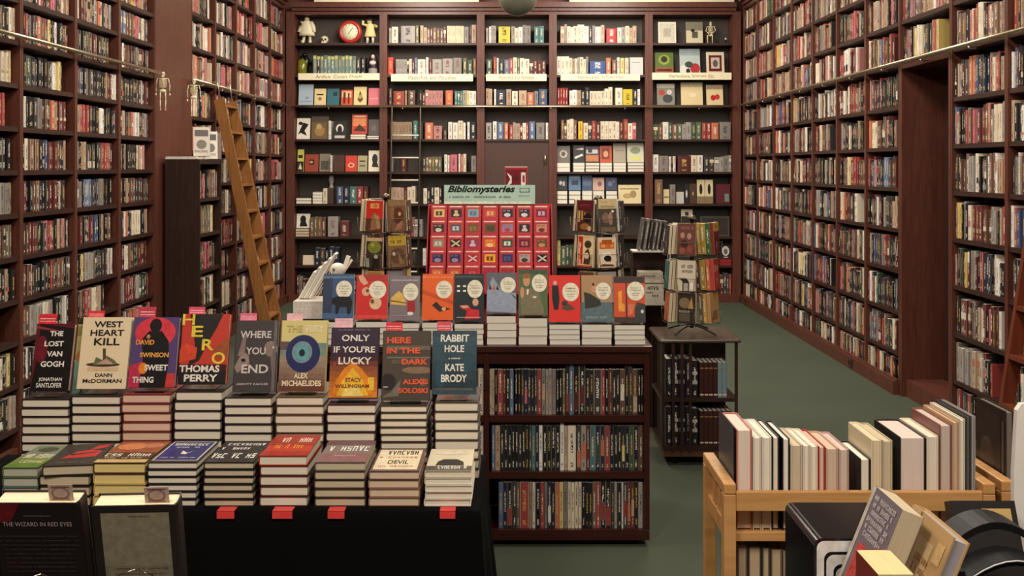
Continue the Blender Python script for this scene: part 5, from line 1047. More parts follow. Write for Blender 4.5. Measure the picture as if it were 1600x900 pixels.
Lsp = [(PZ(363, 5.58), [(-20, [(.016, .178, .106, rgb(196, 44, 36), [('r', 0, 0, 1, .42, rgb(96, 56, 40)), ('p', [(.3, .05), (.35, .5), (.5, .62), (.7, .5), (.86, .1)], SK), ('p', [(.5, .55), (.8, .5), (.9, .1), (.75, .1)], rgb(176, 136, 96)), ('r', .26, .74, .78, .9, rgb(226, 160, 80)), ('s', .5, .82, .4, .1, rgb(120, 40, 30), 5), ('r', 0, .98, 1, 1, CR)], 'red paperback with a reaching figure, upper tier of the spinner behind the red hand book')]),
        (34, [(.018, .182, .112, rgb(112, 82, 58), [('r', 0, .8, 1, 1, rgb(140, 112, 80)), ('e', .55, .5, .3, .26, rgb(90, 52, 36)), ('e', .62, .55, .08, .06, rgb(206, 170, 130)), ('p', [(.3, .05), (.5, .24), (.8, .36), (.7, .08)], rgb(160, 112, 90)), ('e', .2, .6, .12, .2, rgb(136, 98, 66))], 'brown portrait paperback, upper tier of the spinner over the grey display paperback')]+pb(['tan'], 'second pocket of the far-left spinner', 0)),
        (-80, pb(['cream', 'brown', 'tan', 'brown'], 'outer side of the far-left spinner', 0, .015)), (90, pb(['brown', 'cream', 'olive'], 'inner side of the far-left spinner', 0)), (146, pb(['brown', 'charcoal'], 'back of the far-left spinner', 0)), (-135, pb(['olive', 'grey'], 'hidden side of the far-left spinner', 0))]),
       (PZ(419, 5.58), [(-20, [(.016, .172, .104, rgb(60, 50, 40), [('r', .02, .86, .98, .98, rgb(206, 176, 130)), ('e', .5, .66, .4, .2, rgb(126, 130, 56)), ('e', .4, .74, .1, .06, rgb(176, 172, 60)), ('p', [(.02, .0), (.06, .3), (.2, .3), (.24, 0)], rgb(140, 160, 140)), ('p', [(.4, 0), (.46, .34), (.6, .42), (.8, .3), (.8, 0)], rgb(40, 34, 30)), ('e', .62, .36, .12, .07, rgb(190, 186, 170))], 'dark paperback with a green tree, lower tier behind the red display paperback')]),
        (34, [(.018, .18, .112, rgb(122, 96, 66), [('r', 0, .68, 1, 1, rgb(190, 164, 60)), ('s', .5, .8, .76, .12, rgb(40, 34, 26), 6), ('e', .5, .36, .4, .24, rgb(98, 74, 54)), ('e', .3, .42, .08, .06, rgb(206, 190, 160)), ('p', [(.5, .5), (.7, .3), (.9, .1), (.6, .1)], rgb(146, 116, 80))], 'yellow-headed brown paperback, lower tier of the far-left spinner')]+pb(['brown'], 'second pocket of the far-left spinner', 1)),
        (-80, pb(['brown', 'maroon', 'brown', 'tan'], 'outer side of the far-left spinner', 1, .015)), (90, pb(['brown', 'cream', 'brown'], 'inner side of the far-left spinner', 1)), (146, pb(['brown', 'charcoal'], 'back of the far-left spinner', 1))]),
       (PZ(474, 5.58), [(-20, [(.016, .178, .106, rgb(196, 154, 92), [('r', .1, .8, .9, .95, rgb(176, 130, 70)), ('e', .3, .7, .06, .04, rgb(60, 40, 26)), ('e', .7, .86, .05, .04, rgb(60, 40, 26))], 'tan paperback, third tier down, showing over the red display paperback')]), (32, [(.018, .178, .106, rgb(112, 112, 108), [('r', .1, .2, .9, .96, rgb(140, 140, 138)), ('s', .5, .8, .6, .1, rgb(90, 90, 90), 6)], 'grey paperback, third tier down, showing over the grey display paperback')]), (-80, pb(['olive', 'green'], 'outer side of the far-left spinner', 2)), (90, pb(['yellow', 'tan'], 'inner side of the far-left spinner', 2))])]
spinner('wire spinner rack of old paperbacks standing behind the red and grey display paperbacks', PX(603, 5.74), 5.74, 0, .2, Lsp, PZ(309, 5.74), .15)
Rsp = [(PZ(363, 5.58), [(-36, [(.018, .178, .106, rgb(74, 40, 34), [('r', 0, .68, 1, 1, rgb(88, 26, 30)), ('r', .06, .3, .18, .66, rgb(206, 160, 84)), ('r', .26, .36, .36, .66, rgb(196, 150, 80)), ('r', .44, .4, .52, .62, rgb(176, 130, 70)), ('e', .66, .44, .24, .14, rgb(28, 22, 22)), ('e', .5, .16, .3, .1, rgb(150, 100, 54)), ('e', .8, .1, .14, .08, rgb(206, 180, 140)), ('s', .5, .84, .7, .08, rgb(150, 60, 60), 7)], 'burgundy-topped paperback with candles, upper tier of the centre spinner')]),
        (16, [(.018, .186, .11, rgb(76, 66, 58), [('r', 0, .7, 1, 1, rgb(206, 186, 140)), ('s', .5, .76, .8, .06, rgb(70, 60, 44), 9), ('s', .3, .9, .4, .04, rgb(150, 130, 90), 6), ('e', .4, .42, .2, .16, rgb(130, 106, 88)), ('e', .66, .4, .12, .2, rgb(160, 130, 108)), ('e', .78, .62, .06, .04, W_), ('r', 0, 0, 1, .14, rgb(110, 96, 78))], 'cream-topped dark paperback, upper tier of the centre spinner')]),
        (74, pb(['charcoal', 'white', 'teal'], 'side pocket of the centre spinner', 0, .014)), (-92, pb(['brown', 'maroon', 'brown'], 'window side of the centre spinner', 0)), (132, pb(['charcoal', 'grey'], 'back pocket of the centre spinner', 0))]),
       (PZ(419, 5.58), [(-36, [(.018, .18, .106, rgb(222, 200, 150), [('r', .06, .1, .34, .96, rgb(196, 44, 40)), ('s', .2, .5, .2, .8, rgb(240, 220, 190), 3), ('e', .66, .72, .22, .12, rgb(60, 56, 40)), ('p', [(.4, .1), (.5, .5), (.7, .6), (.86, .3), (.8, .08)], rgb(70, 56, 40)), ('e', .6, .36, .14, .1, rgb(226, 210, 180)), ('r', .04, .0, .96, .06, rgb(190, 70, 60))], 'cream paperback with a red side strip, lower tier of the centre spinner')]),
        (16, [(.018, .17, .104, rgb(224, 206, 176), [('r', .04, .62, .9, .84, rgb(206, 112, 46)), ('r', .18, .78, .76, .92, rgb(176, 88, 36)), ('s', .5, .72, .7, .1, rgb(240, 200, 140), 6), ('e', .45, .36, .3, .16, rgb(240, 232, 210)), ('e', .5, .3, .22, .1, rgb(26, 24, 24)), ('r', .4, .2, .68, .34, rgb(26, 24, 24)), ('p', [(.06, .04), (.9, .04), (.8, .1), (.2, .12)], rgb(90, 60, 44))], 'white paperback with an orange banner and black cup, lower tier')]+pb(['tan'], 'middle pocket of the centre spinner', 1)),
        (74, pb(['black', 'grey', 'white'], 'side pocket of the centre spinner', 1, .014)), (-92, pb(['brown', 'olive', 'brown'], 'window side of the centre spinner', 1)), (132, pb(['charcoal', 'black'], 'back pocket of the centre spinner', 1))]),
       (PZ(474, 5.58), [(-36, pb(['brown', 'tan'], 'front pocket of the centre spinner', 2)), (16, pb(['grey', 'brown'], 'middle pocket of the centre spinner', 2)), (74, [(.016, .178, .106, rgb(176, 170, 150), [('s', .5, .7, .7, .3, INK, 5)], 'pale lettered paperback, third tier of the centre spinner')])])]
spinner('wire spinner rack of pulp paperbacks standing behind the red and tan display paperbacks', PX(935, 5.74), 5.74, 0, .2, Rsp, PZ(312, 5.74), .15)

# ------------------------------------------------------------------ revolving bookcase with its own small spinner
RX0, RX1, RY0, RY1 = PX(1030, 5.76), PX(1159, 5.76), 5.76, 6.22; RT = PZ(530, 5.76)
t = empty('revolving_bookcase', ((RX0+RX1)/2, (RY0+RY1)/2, 0)); tag(t, 'square dark wood revolving bookcase with open slatted sides', 'bookcase')
hw, hd = (RX1-RX0)/2, (RY1-RY0)/2
mb = MB().box(-hw, hw, -hd, hd, RT-.024, RT); mb.build('top_board', plain(rgb(74, 60, 50), .28), t, bevel=.012)
i_ = .02
zs = [PZ(697, 5.78), PZ(622, 5.78)]
for z in zs: box_obj('shelf', -hw+i_, hw-i_, -hd+i_, hd-i_, z-.022, z, DARKWOOD, t)
box_obj('skirt', -hw+i_+.01, hw-i_-.01, -hd+i_+.01, hd-i_-.01, zs[0]-.065, zs[0]-.0225, plain(rgb(92, 60, 38), .4), t)
for sx in (-1, 1):
    for sy in (-1, 1):
        x, y = sx*(hw-i_-.006), sy*(hd-i_-.006)
        box_obj('corner_post', x-.008, x+.008, y-.008, y+.008, zs[0]+.0005, RT-.0245, DARKWOOD, t)
for k, x in enumerate((-.155, -.105, -.055)):
    box_obj('slat', x-.009, x+.009, -hd+i_-.004, -hd+i_+.002, zs[0]-.03, RT-.0245, DARKWOOD, t)
box_obj('core', -.19, .19, -.02, .19, zs[0]+.0006, zs[1]-.0226, DARKWOOD, t); box_obj('core', -.19, .19, -.02, .19, zs[1]+.0006, RT-.0245, DARKWOOD, t)
MB().lathe([(.012, .03), (.05, .03), (.03, .08), (.03, zs[0]-.066)], 18).build('pedestal', DARKWOOD, t)
for k in range(4):
    a = k*math.pi/2+math.pi/4
    MB().bar((.03*math.cos(a), .03*math.sin(a), .045), (.2*math.cos(a), .2*math.sin(a), .018), .03, .03, (0, 0, 1)).build('foot', BLACKPL, t)
cX, cY = (RX0+RX1)/2, (RY0+RY1)/2
yb_ = RY0+i_+.012
for lv, z in enumerate(zs[::-1]):
    wds = ('upper', 'lower')[lv]
    x = RX0+.045
    for q in range(5):
        whole_book('reference_book', .036, .225-.01*(q == 4), .17, rgb(34, 30, 34), rgb(220, 214, 204), ((.62, .7, rgb(190, 186, 180)), (.36, .46, rgb(170, 166, 164))) if q in (1, 2, 4) else (), TR(x, yb_, z+.0005), True, PAGE_W, label=f'thick black reference book, {ORD[q]} from the left on the {wds} tier of the revolving bookcase', group='reference books in the revolving bookcase'); x += .0375
    x += .008
    n_ = 6 if lv == 0 else 7
    for q in range(n_):
        cc = rgb(58, 30, 26) if not (lv == 0 and q >= 4) else rgb(110, 132, 138)
        whole_book('reference_book', .026, .205 if lv == 0 else .2, .15, cc, rgb(200, 190, 170), ((.06, .1, rgb(210, 200, 180)), (.82, .85, rgb(150, 120, 80))), TR(x, yb_, z+.0005), True, PAGE_W, False, label=f'{"brown" if cc[0] < .1 else "grey blue"} leather volume, {ORD[n_-1-q]} from the right on the {wds} tier of the revolving bookcase', group='reference books in the revolving bookcase'); x += .0268
Tsp = [(PZ(399, 5.85), [(-22, [(.02, .186, .11, rgb(104, 58, 48), [('s', .5, .86, .8, .1, rgb(150, 110, 96), 7), ('e', .3, .62, .12, .1, rgb(176, 130, 110)), ('e', .66, .6, .12, .1, rgb(176, 136, 116)), ('e', .4, .36, .2, .12, rgb(66, 34, 34)), ('e', .3, .14, .16, .1, rgb(150, 84, 70)), ('e', .7, .2, .16, .12, rgb(140, 70, 60))], 'reddish brown crowd-picture paperback, top tier over the revolving bookcase')]+pb(['brown'], 'front pocket of the small spinner', 0)),
        (62, [(.022, .19, .108, rgb(120, 44, 36), [('r', 0, .72, 1, 1, rgb(206, 160, 60)), ('s', .5, .86, .6, .12, INK, 3), ('r', .1, .1, .9, .66, rgb(96, 30, 30))], 'dark red paperback with yellow top, outermost in the top side pocket'), (.024, .186, .108, rgb(46, 96, 54), None, 'green paperback in the top side pocket of the small spinner'), (.03, .182, .108, rgb(160, 134, 56), None, 'olive yellow paperback in the top side pocket of the small spinner'), (.02, .182, .108, rgb(180, 150, 70), None, 'mustard paperback in the top side pocket of the small spinner'), (.018, .184, .108, rgb(150, 56, 50), None, 'red paperback innermost in the top side pocket of the small spinner')]),
        (-84, pb(['charcoal', 'grey', 'white'], 'inner side of the small spinner', 0, .018)), (150, pb(['cream', 'brown'], 'back of the small spinner', 0))]),
       (PZ(455, 5.85), [(-22, [(.02, .18, .108, rgb(206, 196, 172), [('s', .56, .8, .66, .12, INK, 6), ('s', .56, .64, .6, .1, INK, 6), ('p', [(.3, 0), (.3, .3), (.1, .42), (.5, .42), (.66, .3), (.66, 0)], rgb(40, 36, 36)), ('r', .36, .0, .6, .26, rgb(176, 166, 150)), ('r', .72, .06, .9, .28, W_)], 'cream white paperback with black lettering, middle tier of the small spinner')]+pb(['tan'], 'front pocket of the small spinner', 1)),
        (62, [(.024, .182, .106, rgb(176, 62, 54), [('s', .5, .7, .6, .2, CR, 4)], 'red orange paperback, outermost in the middle side pocket'), (.022, .18, .106, rgb(206, 104, 70), None, 'salmon orange paperback in the middle side pocket of the small spinner'), (.034, .176, .106, rgb(160, 132, 60), None, 'mustard paperback in the middle side pocket of the small spinner'), (.022, .18, .108, rgb(70, 44, 44), None, 'dark red and black paperback in the middle side pocket')]),
        (-84, pb(['teal', 'white', 'grey'], 'inner side of the small spinner', 1, .018))]),
       (PZ(506, 5.85), [(-22, [(.02, .178, .106, rgb(52, 42, 36), [('e', .4, .68, .3, .18, rgb(130, 110, 84)), ('p', [(.6, .5), (.8, .9), (.9, .5)], rgb(176, 140, 80)), ('s', .4, .4, .6, .08, rgb(206, 196, 170), 6), ('r', .1, .08, .7, .34, rgb(96, 84, 70))], 'dark picture paperback, lowest tier of the small spinner')]+pb(['cream'], 'front pocket of the small spinner', 2)),
        (50, [(.024, .178, .106, rgb(176, 136, 88), [('p', [(.2, .1), (.8, .1), (.7, .4), (.3, .4)], rgb(140, 104, 66))], 'plain tan paperback, lowest side pocket of the small spinner'), (.022, .17, .106, rgb(190, 150, 80), None, 'sandy paperback, lowest side pocket of the small spinner'), (.022, .172, .106, rgb(96, 84, 72), None, 'grey brown paperback, lowest side pocket of the small spinner')]),
        (-84, pb(['orange', 'tan', 'cream'], 'inner side of the small spinner', 2, .018))])]
spinner('small wire spinner rack standing on the revolving bookcase', cX-.01, cY+.0, RT+.0005, .17, Tsp, PZ(342, 5.99), .16, False)

# magazine stand between the spinners
t = empty('magazine_stand', (PX(1014, 6.6), 6.6, 0)); tag(t, 'narrow dark stand with two white ledges of magazines between the spinners', 'stand')
box_obj('column', -.10, .13, .05, .20, .002, PZ(392, 6.6)-.012, DARKWOOD, t)
for k, py in enumerate((391, 474)):
    z = PZ(py, 6.55); box_obj('ledge', -.12, .15, -.10, .049, z-.01, z, plain(rgb(206, 200, 190), .5), t)
for q in range(6):
    z = PZ(391, 6.55)+.0005
    Mx = TR(PX(996+q*6.8, 6.56), 6.51, z) @ ROT(9*DEG, 'Y')
    whole_book('magazine', .012+.006*(q % 2), .215-.004*q, .13, [rgb(96, 92, 88), rgb(120, 114, 110), rgb(70, 66, 64)][q % 3], rgb(210, 206, 200), (), Mx, False, rgb(180, 174, 166), label=f'grey magazine, {ORD[q]} from the left in the leaning row between the spinners', group='grey magazines between the spinners', cat='magazine')
o = MB().box(0, .15, 0, .12, 0, .17, rgb(206, 198, 180), 2)
z = PZ(474, 6.55)+.0005
o = o.build('document_box', BM, M=TR(PX(1001, 6.46), 6.46, z)); tag(o, 'off-white box with black printed marks below the grey magazines', 'box')
a_, l_ = layers_mesh([('r', 0, .82, 1, .86, rgb(70, 64, 60)), ('s', .55, .66, .5, .14, INK, 4), ('s', .7, .36, .4, .08, INK, 4), ('s', .4, .48, .3, .06, INK, 4)], .15, .17, lambda u, v, n__: (u, -n__, v)); a_.build('printed_band', M_PRINT, o); l_.build('lettering', M_PRINT, o)
o = MB().box(0, .155, 0, .12, 0, .045, rgb(196, 186, 166), 2).build('document_box', BM, M=TR(PX(999, 6.46)-.002, 6.46, z+.1706)); tag(o, 'flat off-white box with dark scrawls lying on the printed box', 'box')
_, l_ = layers_mesh([('s', .4, .4, .6, .3, rgb(70, 64, 60), 5)], .155, .045, lambda u, v, n__: (u, -n__, v)); l_.build('lettering', M_PRINT, o)

# ------------------------------------------------------------------ white stand and bird at the island's left end
zi = IZ+.0005
tag(MB().box(0, .25, 0, .2, 0, .078, rgb(52, 48, 46), 2).build('dark_box', BM, M=TR(PX(458, 4.85), 4.85, zi)), 'flat dark box under the white box of pamphlets', 'box')
zi += .0785
tb = MB().box(0, .25, 0, .2, 0, .085, rgb(226, 218, 206), 2).build('white_box', BM, M=TR(PX(458, 4.85), 4.85, zi)); tag(tb, 'flat white box carrying the leaning white pamphlets', 'box')
zb = zi+.0855; x0 = PX(463, 4.9)
t = empty('wire_easel', (x0, 4.92, zb)); tag(t, 'pale wire easel propping up the white pamphlets', 'stand')
for y in (0, .10):
    MB().tube([(.083, y, .004), (.083+.14*.577+.004, y, .146), (.20, y, .004)], .0028, 6).build('frame_wire', plain(rgb(220, 214, 200), .4), t)
for q in range(3): MB().tube([(.182-.01*q, 0, .05+.03*q), (.182-.01*q, .10, .05+.03*q)], .0022, 6).build('cross_wire', plain(rgb(220, 214, 200), .4), t)
for q in range(5):
    H = .15+.026*q
    Mx = TR(x0+.004+.0125*q, 4.925, zb+.007) @ ROT(30*DEG, 'Y')
    whole_book('pamphlet', .010, H, .105-.004*q, [rgb(228, 222, 206), rgb(206, 200, 188)][q % 2], rgb(150, 140, 120), (), Mx, False, PAGE_W, False, label=f'white pamphlet leaning on the wire easel, {ORD[q]} from the front', group='white pamphlets on the easel', cat='pamphlet')
zi = IZ+.0005
bx, by = PX(529, 5.13), 5.13; zt_ = PZ(421, 5.13)
t = empty('bird_ornament', (bx, by, zi)); tag(t, 'white bird-shaped ornament with a black eye and upright tail behind the blue paperback', 'ornament')
WHT = plain(rgb(228, 222, 208), .35)
MB().lathe([(.04, 0), (.045, .01), (.03, .04), (.022, zt_-zi-.03), (.02, zt_-zi-.01)], 16).build('pedestal', WHT, t)
bd = MB(); zc = zt_-zi
bd.ball((-.005, 0, zc), .046, .034, .034, 18); bd.build('body', WHT, t)
MB().ball((-.052, 0, zc+.012), .022, .02, .022, 14).build('head', WHT, t)
MB().bar((.03, 0, zc+.005), (.052, 0, zc+.07), .022, .012, (1, 0, 0)).build('tail', WHT, t)
MB().bar((.036, .006, zc+.0), (.068, .006, zc+.05), .012, .008, (1, 0, 0)).build('tail', WHT, t)
MB().ball((-.018, -.033, zc+.002), .008, .005, .008, 10).build('eye', BLACKPL, t)
# ------------------------------------------------------------------ ladders
def ladder(label, near, far_dy, top, bot, mat, wid, thick, nstep, hooks=True, name='library_ladder', step_d=.08, z_first=.3, z_last=None):
    """leaning on a side wall: stiles run from bot (x, z) to top (x, z) at y = near and near+far_dy"""
    (xt, zt), (xb, zb) = top, bot
    t = empty(name, (xb, near, 0)); tag(t, label, 'ladder')
    for y in (0, far_dy): MB().bar((0, y, zb), (xt-xb, y, zt), wid, thick, (1, 0, 0)).build('stile', mat, t)
    zl = z_last or zt-.12
    for q in range(nstep):
        z = z_first+(zl-z_first)*q/(nstep-1); f = (z-zb)/(zt-zb); x = (xt-xb)*f
        MB().box(x-step_d/2, x+step_d/2, min(0, far_dy)+thick/2+.0005, max(0, far_dy)-thick/2-.0005, z-.011, z+.011).build('step', mat, t)
    if hooks:
        sg = 1 if xt > xb else -1
        for y in (0, far_dy):
            MB().tube([(xt-xb-sg*.01, y, zt-.02), (xt-xb+sg*.012, y, zt+.12), (xt-xb+sg*.02, y, zt+.165), (xt-xb+sg*.045, y, zt+.17), (xt-xb+sg*.066, y, zt+.155)], .007, 8).build('hook', STEEL, t)
    return t
ladder('golden oak rolling ladder leaning on the left wall shelves past the pillar', 9.6, .42, (-2.85, 2.40), (-2.36, .016), OAK, .10, .03, 9, z_first=.28, z_last=2.34, step_d=.095)
ladder('red brown wooden ladder leaning on the right wall at the picture edge', 5.2, -.42, (2.87, 2.40), (2.51, .014), REDOAK, .07, .03, 9, z_first=.25)
# slim metal ladder on the back wall
xl_, xr_ = PX(610, 12.55), PX(655, 12.55)
t = empty('rolling_ladder', ((xl_+xr_)/2, 12.5, 0)); tag(t, 'slim dark metal ladder hanging on the back wall rail at the second bay', 'ladder')
hx = (xr_-xl_)/2
DKM = plain(rgb(96, 88, 76), .35, .7)
for s_ in (-1, 1):
    MB().tube([(s_*hx, -.18, .01), (s_*hx, .19, 2.47), (s_*hx, .215, 2.56), (s_*hx, .25, 2.56)], .012, 8).build('stile', DKM, t)
for q in range(8):
    z = .15+.285*q; y = -.18+(z-.01)*.15
    MB().tube([(-hx+.012, y, z), (hx-.012, y, z)], .011, 8).build('rung', plain(rgb(206, 200, 184), .35), t)

# ------------------------------------------------------------------ skeletons, dolls and other ornaments
def limb(pts, r): return MB().tube(pts, r, 7)
def skeleton(label, M, h, mat, seated=False, bulky=1.0):
    t = empty('skeleton_ornament', M=M); tag(t, label, 'ornament')
    u = h; r = .012*u*bulky
    sk = MB().ball((0, 0, .92*u), .052*u, .06*u, .066*u, 14).box(-.03*u, .03*u, -.058*u, .0, .845*u, .878*u)
    s_ = sk.build('skull', mat, t)
    for sx in (-1, 1): MB().ball((sx*.021*u, -.052*u, .925*u), .014*u, .01*u, .015*u, 8).build('eye_socket', BLACKPL, s_)
    MB().tube([(0, .0, .86*u), (0, .016*u, .7*u), (0, .02*u, .52*u)], r*1.1, 8).build('spine', mat, t)
    rb = MB()
    for q in range(6):
        z = .79*u-q*.038*u; w = (.072+.022*math.sin(math.pi*(q+1)/7))*u
        rb.tube([(w*math.cos(a)*1.0, -.01*u-w*.62*math.sin(a), z-.012*u*math.sin(a)) for a in [math.pi*2*i/14 for i in range(15)]], r*.62, 5)
    rb.tube([(0, -.07*u, .8*u), (0, -.075*u, .62*u)], r*.7, 6)
    rb.tube([(-.12*u, 0, .815*u), (0, -.03*u, .81*u), (.12*u, 0, .815*u)], r*.8, 6)
    rb.build('rib_cage', mat, t)
    MB().ball((0, .0, .5*u), .085*u, .04*u, .045*u, 12).build('pelvis', mat, t)
    for sx in (-1, 1):
        if seated: arm = [(sx*.13*u, 0, .81*u), (sx*.17*u, -.02*u, .66*u), (sx*.08*u, -.13*u, .56*u), (sx*.06*u, -.15*u, .55*u)]
        else: arm = [(sx*.13*u, 0, .81*u), (sx*.165*u, .01*u, .64*u), (sx*.16*u, -.02*u, .48*u), (sx*.165*u, -.03*u, .41*u)]
        a = limb(arm[:2], r); a.tube(arm[1:3], r*.8, 7); a.ball(arm[1], r*1.4, r*1.4, r*1.4, 8); a.ball(arm[3], r*1.6, r*1.2, .035*u, 8); a.build('arm', mat, t)
        if seated: leg = [(sx*.06*u, 0, .47*u), (sx*.09*u, -.22*u, .46*u), (sx*.08*u, -.2*u, .2*u), (sx*.08*u, -.25*u, .19*u)]
        else: leg = [(sx*.06*u, 0, .47*u), (sx*.065*u, -.01*u, .25*u), (sx*.06*u, .005*u, .03*u), (sx*.065*u, -.06*u, .012*u)]
        g = limb(leg[:2], r*1.15); g.tube(leg[1:3], r, 7); g.ball(leg[1], r*1.6, r*1.6, r*1.6, 8); g.tube(leg[2:4], r*1.1, 7); g.build('leg', mat, t)
    return t
h1 = (172-110)/F*8.2
s1 = skeleton('small ivory skeleton hanging from the end of the near left rail', TR(PX(254.5, 8.20), 8.20, PZ(172, 8.20)-.005) @ ROT(20*DEG, 'Z'), h1, BONE)
MB().tube([(0, 0, h1*.97), (0, -.01, h1*1.0), (0, -.055, h1*.985)], .003, 6).build('hanging_loop', BLACKWIRE, s1)
h2 = (181-121)/F*8.86
s2 = skeleton('small ivory skeleton hanging beside the oak ladder', TR(PX(303, 8.86), 8.86, PZ(181, 8.86)-.005) @ ROT(25*DEG, 'Z'), h2, BONE)
MB().tube([(0, 0, h2*.97), (.02, .06, h2*1.0)], .003, 6).build('hanging_loop', BLACKWIRE, s2)
YO = YB+.16
def Z0(j): return BZ[j]+.0006
skeleton('small seated ivory skeleton beside the cream print on the top shelf', TR(PX(1110, YO), YO-.02, Z0(0)-.175*.36) @ ROT(-18*DEG, 'Z'), .36, BONE, True, 1.3)
o = MB().box(-.07, .06, -.0, .09, 0, .085).build('wooden_block', DARKWOOD, M=TR(PX(1110, YO), YO-.03, Z0(0))); tag(o, 'small dark block under the seated skeleton', 'block')
t = empty('figurine', (PX(1134, YO), YO, Z0(0))); tag(t, 'tiny black figurine at the end of the top shelf', 'figurine')
MB().lathe([(.02, 0), (.022, .006), (.012, .02), (.014, .05), (.006, .06)], 12).build('body', BLACKPL, t); MB().ball((0, 0, .072), .013, .013, .015, 10).build('head', WHT, t)
# ghostly cloth doll
t = empty('cloth_doll', (PX(479.5, YO), YO, Z0(0))); tag(t, 'white draped cloth doll standing on the top shelf of the first bay', 'doll')
H = 43*K
MB().lathe([(.05, .34*H), (.105, .30*H), (.10, .42*H), (.085, .62*H), (.06, .82*H), (.03, .88*H)], 18, sy=.6).build('robe', IVORY, t)
MB().ball((0, 0, .93*H), .032, .032, .03).build('head', plain(rgb(206, 186, 140), .6), t)
for s_ in (-1, 1):
    MB().tube([(s_*.05, 0, .8*H), (s_*.085, -.01, .62*H), (s_*.098, -.02, .44*H)], .034, 10, r2=.026).build('sleeve', IVORY, t)
    MB().tube([(s_*.035, 0, .34*H), (s_*.045, -.005, .09*H), (s_*.05, -.05, .078*H)], .026, 8, r2=.02).build('leg', IVORY, t)
# skull
t = empty('skull_ornament', (PX(507, YO), YO, Z0(0))); tag(t, 'small ivory skull between the cloth doll and the red clock', 'skull')
MB().ball((0, 0, .062), .052, .06, .05, 18).box(-.03, .03, -.055, .02, .002, .03).build('cranium', BONE, t)
for s_ in (-1, 1): MB().ball((s_*.021, -.052, .06), .015, .012, .014, 10).build('eye_socket', BLACKPL, t)
MB().ball((0, -.058, .042), .007, .008, .009, 8).build('nose_hole', BLACKPL, t)
tm = MB()
for q in range(6): tm.box(-.026+.009*q, -.019+.009*q, -.0575, -.055, .012, .026)
tm.build('tooth_row', plain(rgb(240, 232, 206), .5), t)
# red clock
cz = 18.5*K; t = empty('red_clock', (PX(548, YO), YO-.06, Z0(0)+cz+.002)); tag(t, 'round red table clock with a cream dial on the top shelf', 'clock')
rot = ROT(math.pi/2, 'X')
REDM = plain(rgb(176, 48, 40), .3)
MB().lathe([(cz*.7, -.10), (cz*.98, -.06), (cz, -.01), (cz*.92, .02), (cz*.72, .026), (cz*.68, .012)], 32, M=rot).build('case', REDM, t)
dl = MB().lathe([(.004, .0125), (cz*.675, .0125), (cz*.675, .0145), (.004, .0145)], 32, M=rot).build('dial', plain(rgb(236, 232, 196), .5), t)
for a, L in ((math.pi*.3, .07), (math.pi*1.3, .035)): MB().bar((0, -.0160, 0), (L*math.cos(a), -.0160, L*math.sin(a)), .008, .001, (1, 0, 1) if abs(math.cos(a)) < .5 else (0, 0, 1)).build('hand', plain(rgb(60, 70, 50), .5), dl)
tk = MB()
for q in range(12):
    a = q*math.pi/6; tk.ball((cz*.58*math.cos(a), -.0155, cz*.58*math.sin(a)), .006, .0012, .006, 6)
tk.build('hour_mark', plain(rgb(120, 130, 100), .5), dl)
for s_ in (-1, 1): MB().ball((s_*.06, .04, -cz*.985+.01), .02, .02, .012, 10).build('foot', REDM, t)
# cream-dressed doll
t = empty('dressed_doll', (PX(578.5, YO), YO, Z0(0))); tag(t, 'doll in a short cream coat and dark hat beside the red clock', 'doll'); H = 43*K
CRD = plain(rgb(232, 214, 150), .6)
MB().lathe([(.075, .27*H), (.078, .3*H), (.055, .55*H), (.05, .72*H), (.02, .78*H)], 18, sy=.65).build('coat', CRD, t)
MB().ball((-.01, 0, .85*H), .035, .035, .042).build('head', plain(rgb(216, 190, 150), .6), t)
hd_ = MB().lathe([(.07, .88*H), (.072, .895*H), (.036, .9*H), (.034, .96*H), (.01, .98*H)], 16).build('hat', plain(rgb(40, 34, 30), .7), t)
for pts, nm_ in (([(-.045, 0, .7*H), (-.10, -.01, .74*H), (-.085, -.02, .86*H)], 'arm'), ([(.045, 0, .7*H), (.085, -.01, .66*H), (.09, -.02, .62*H)], 'arm')): MB().tube(pts, .018, 8).build(nm_, CRD, t)
for s_ in (-1, 1):
    MB().tube([(s_*.035, 0, .28*H), (s_*.036, -.005, .085*H)], .019, 8).build('leg', plain(rgb(226, 210, 190), .6), t)
    MB().ball((s_*.036, -.02, .04*H), .018, .032, .012, 8).build('shoe', plain(rgb(226, 210, 190), .6), t)
# dark bird on a green bottle, second shelf
t = empty('green_bottle', (PX(472, YO), YO, Z0(1))); tag(t, 'olive green glass bottle at the left end of the second shelf', 'bottle')
GL = plain(rgb(118, 120, 26), .15, 0, .8)
MB().lathe([(.055, .0), (.062, .01), (.064, .12), (.056, .19), (.026, .21), (.024, .222)], 20, sy=.8).build('glass_body', GL, t)
MB().lathe([(.026, .2225), (.028, .235), (.02, .24)], 14).build('stopper', BLACKPL, t)
t = empty('black_bird_statuette', (PX(476, YO), YO+.085, Z0(1))); tag(t, 'black bird statuette standing behind the green bottle', 'statuette')
MB().lathe([(.045, 0), (.045, .02), (.03, .03), (.04, .12), (.05, .2), (.03, .26), (.015, .275)], 16, sy=.8).build('body', BLACKPL, t)
MB().ball((-.015, -.01, .285), .034, .03, .028).build('head', BLACKPL, t)
MB().tube([(-.04, -.015, .285), (-.075, -.02, .27)], .012, 8, r2=.003).build('beak', BLACKPL, t)
MB().tube([(.03, 0, .22), (.075, -.01, .16)], .022, 8, r2=.006).build('wing', BLACKPL, t)
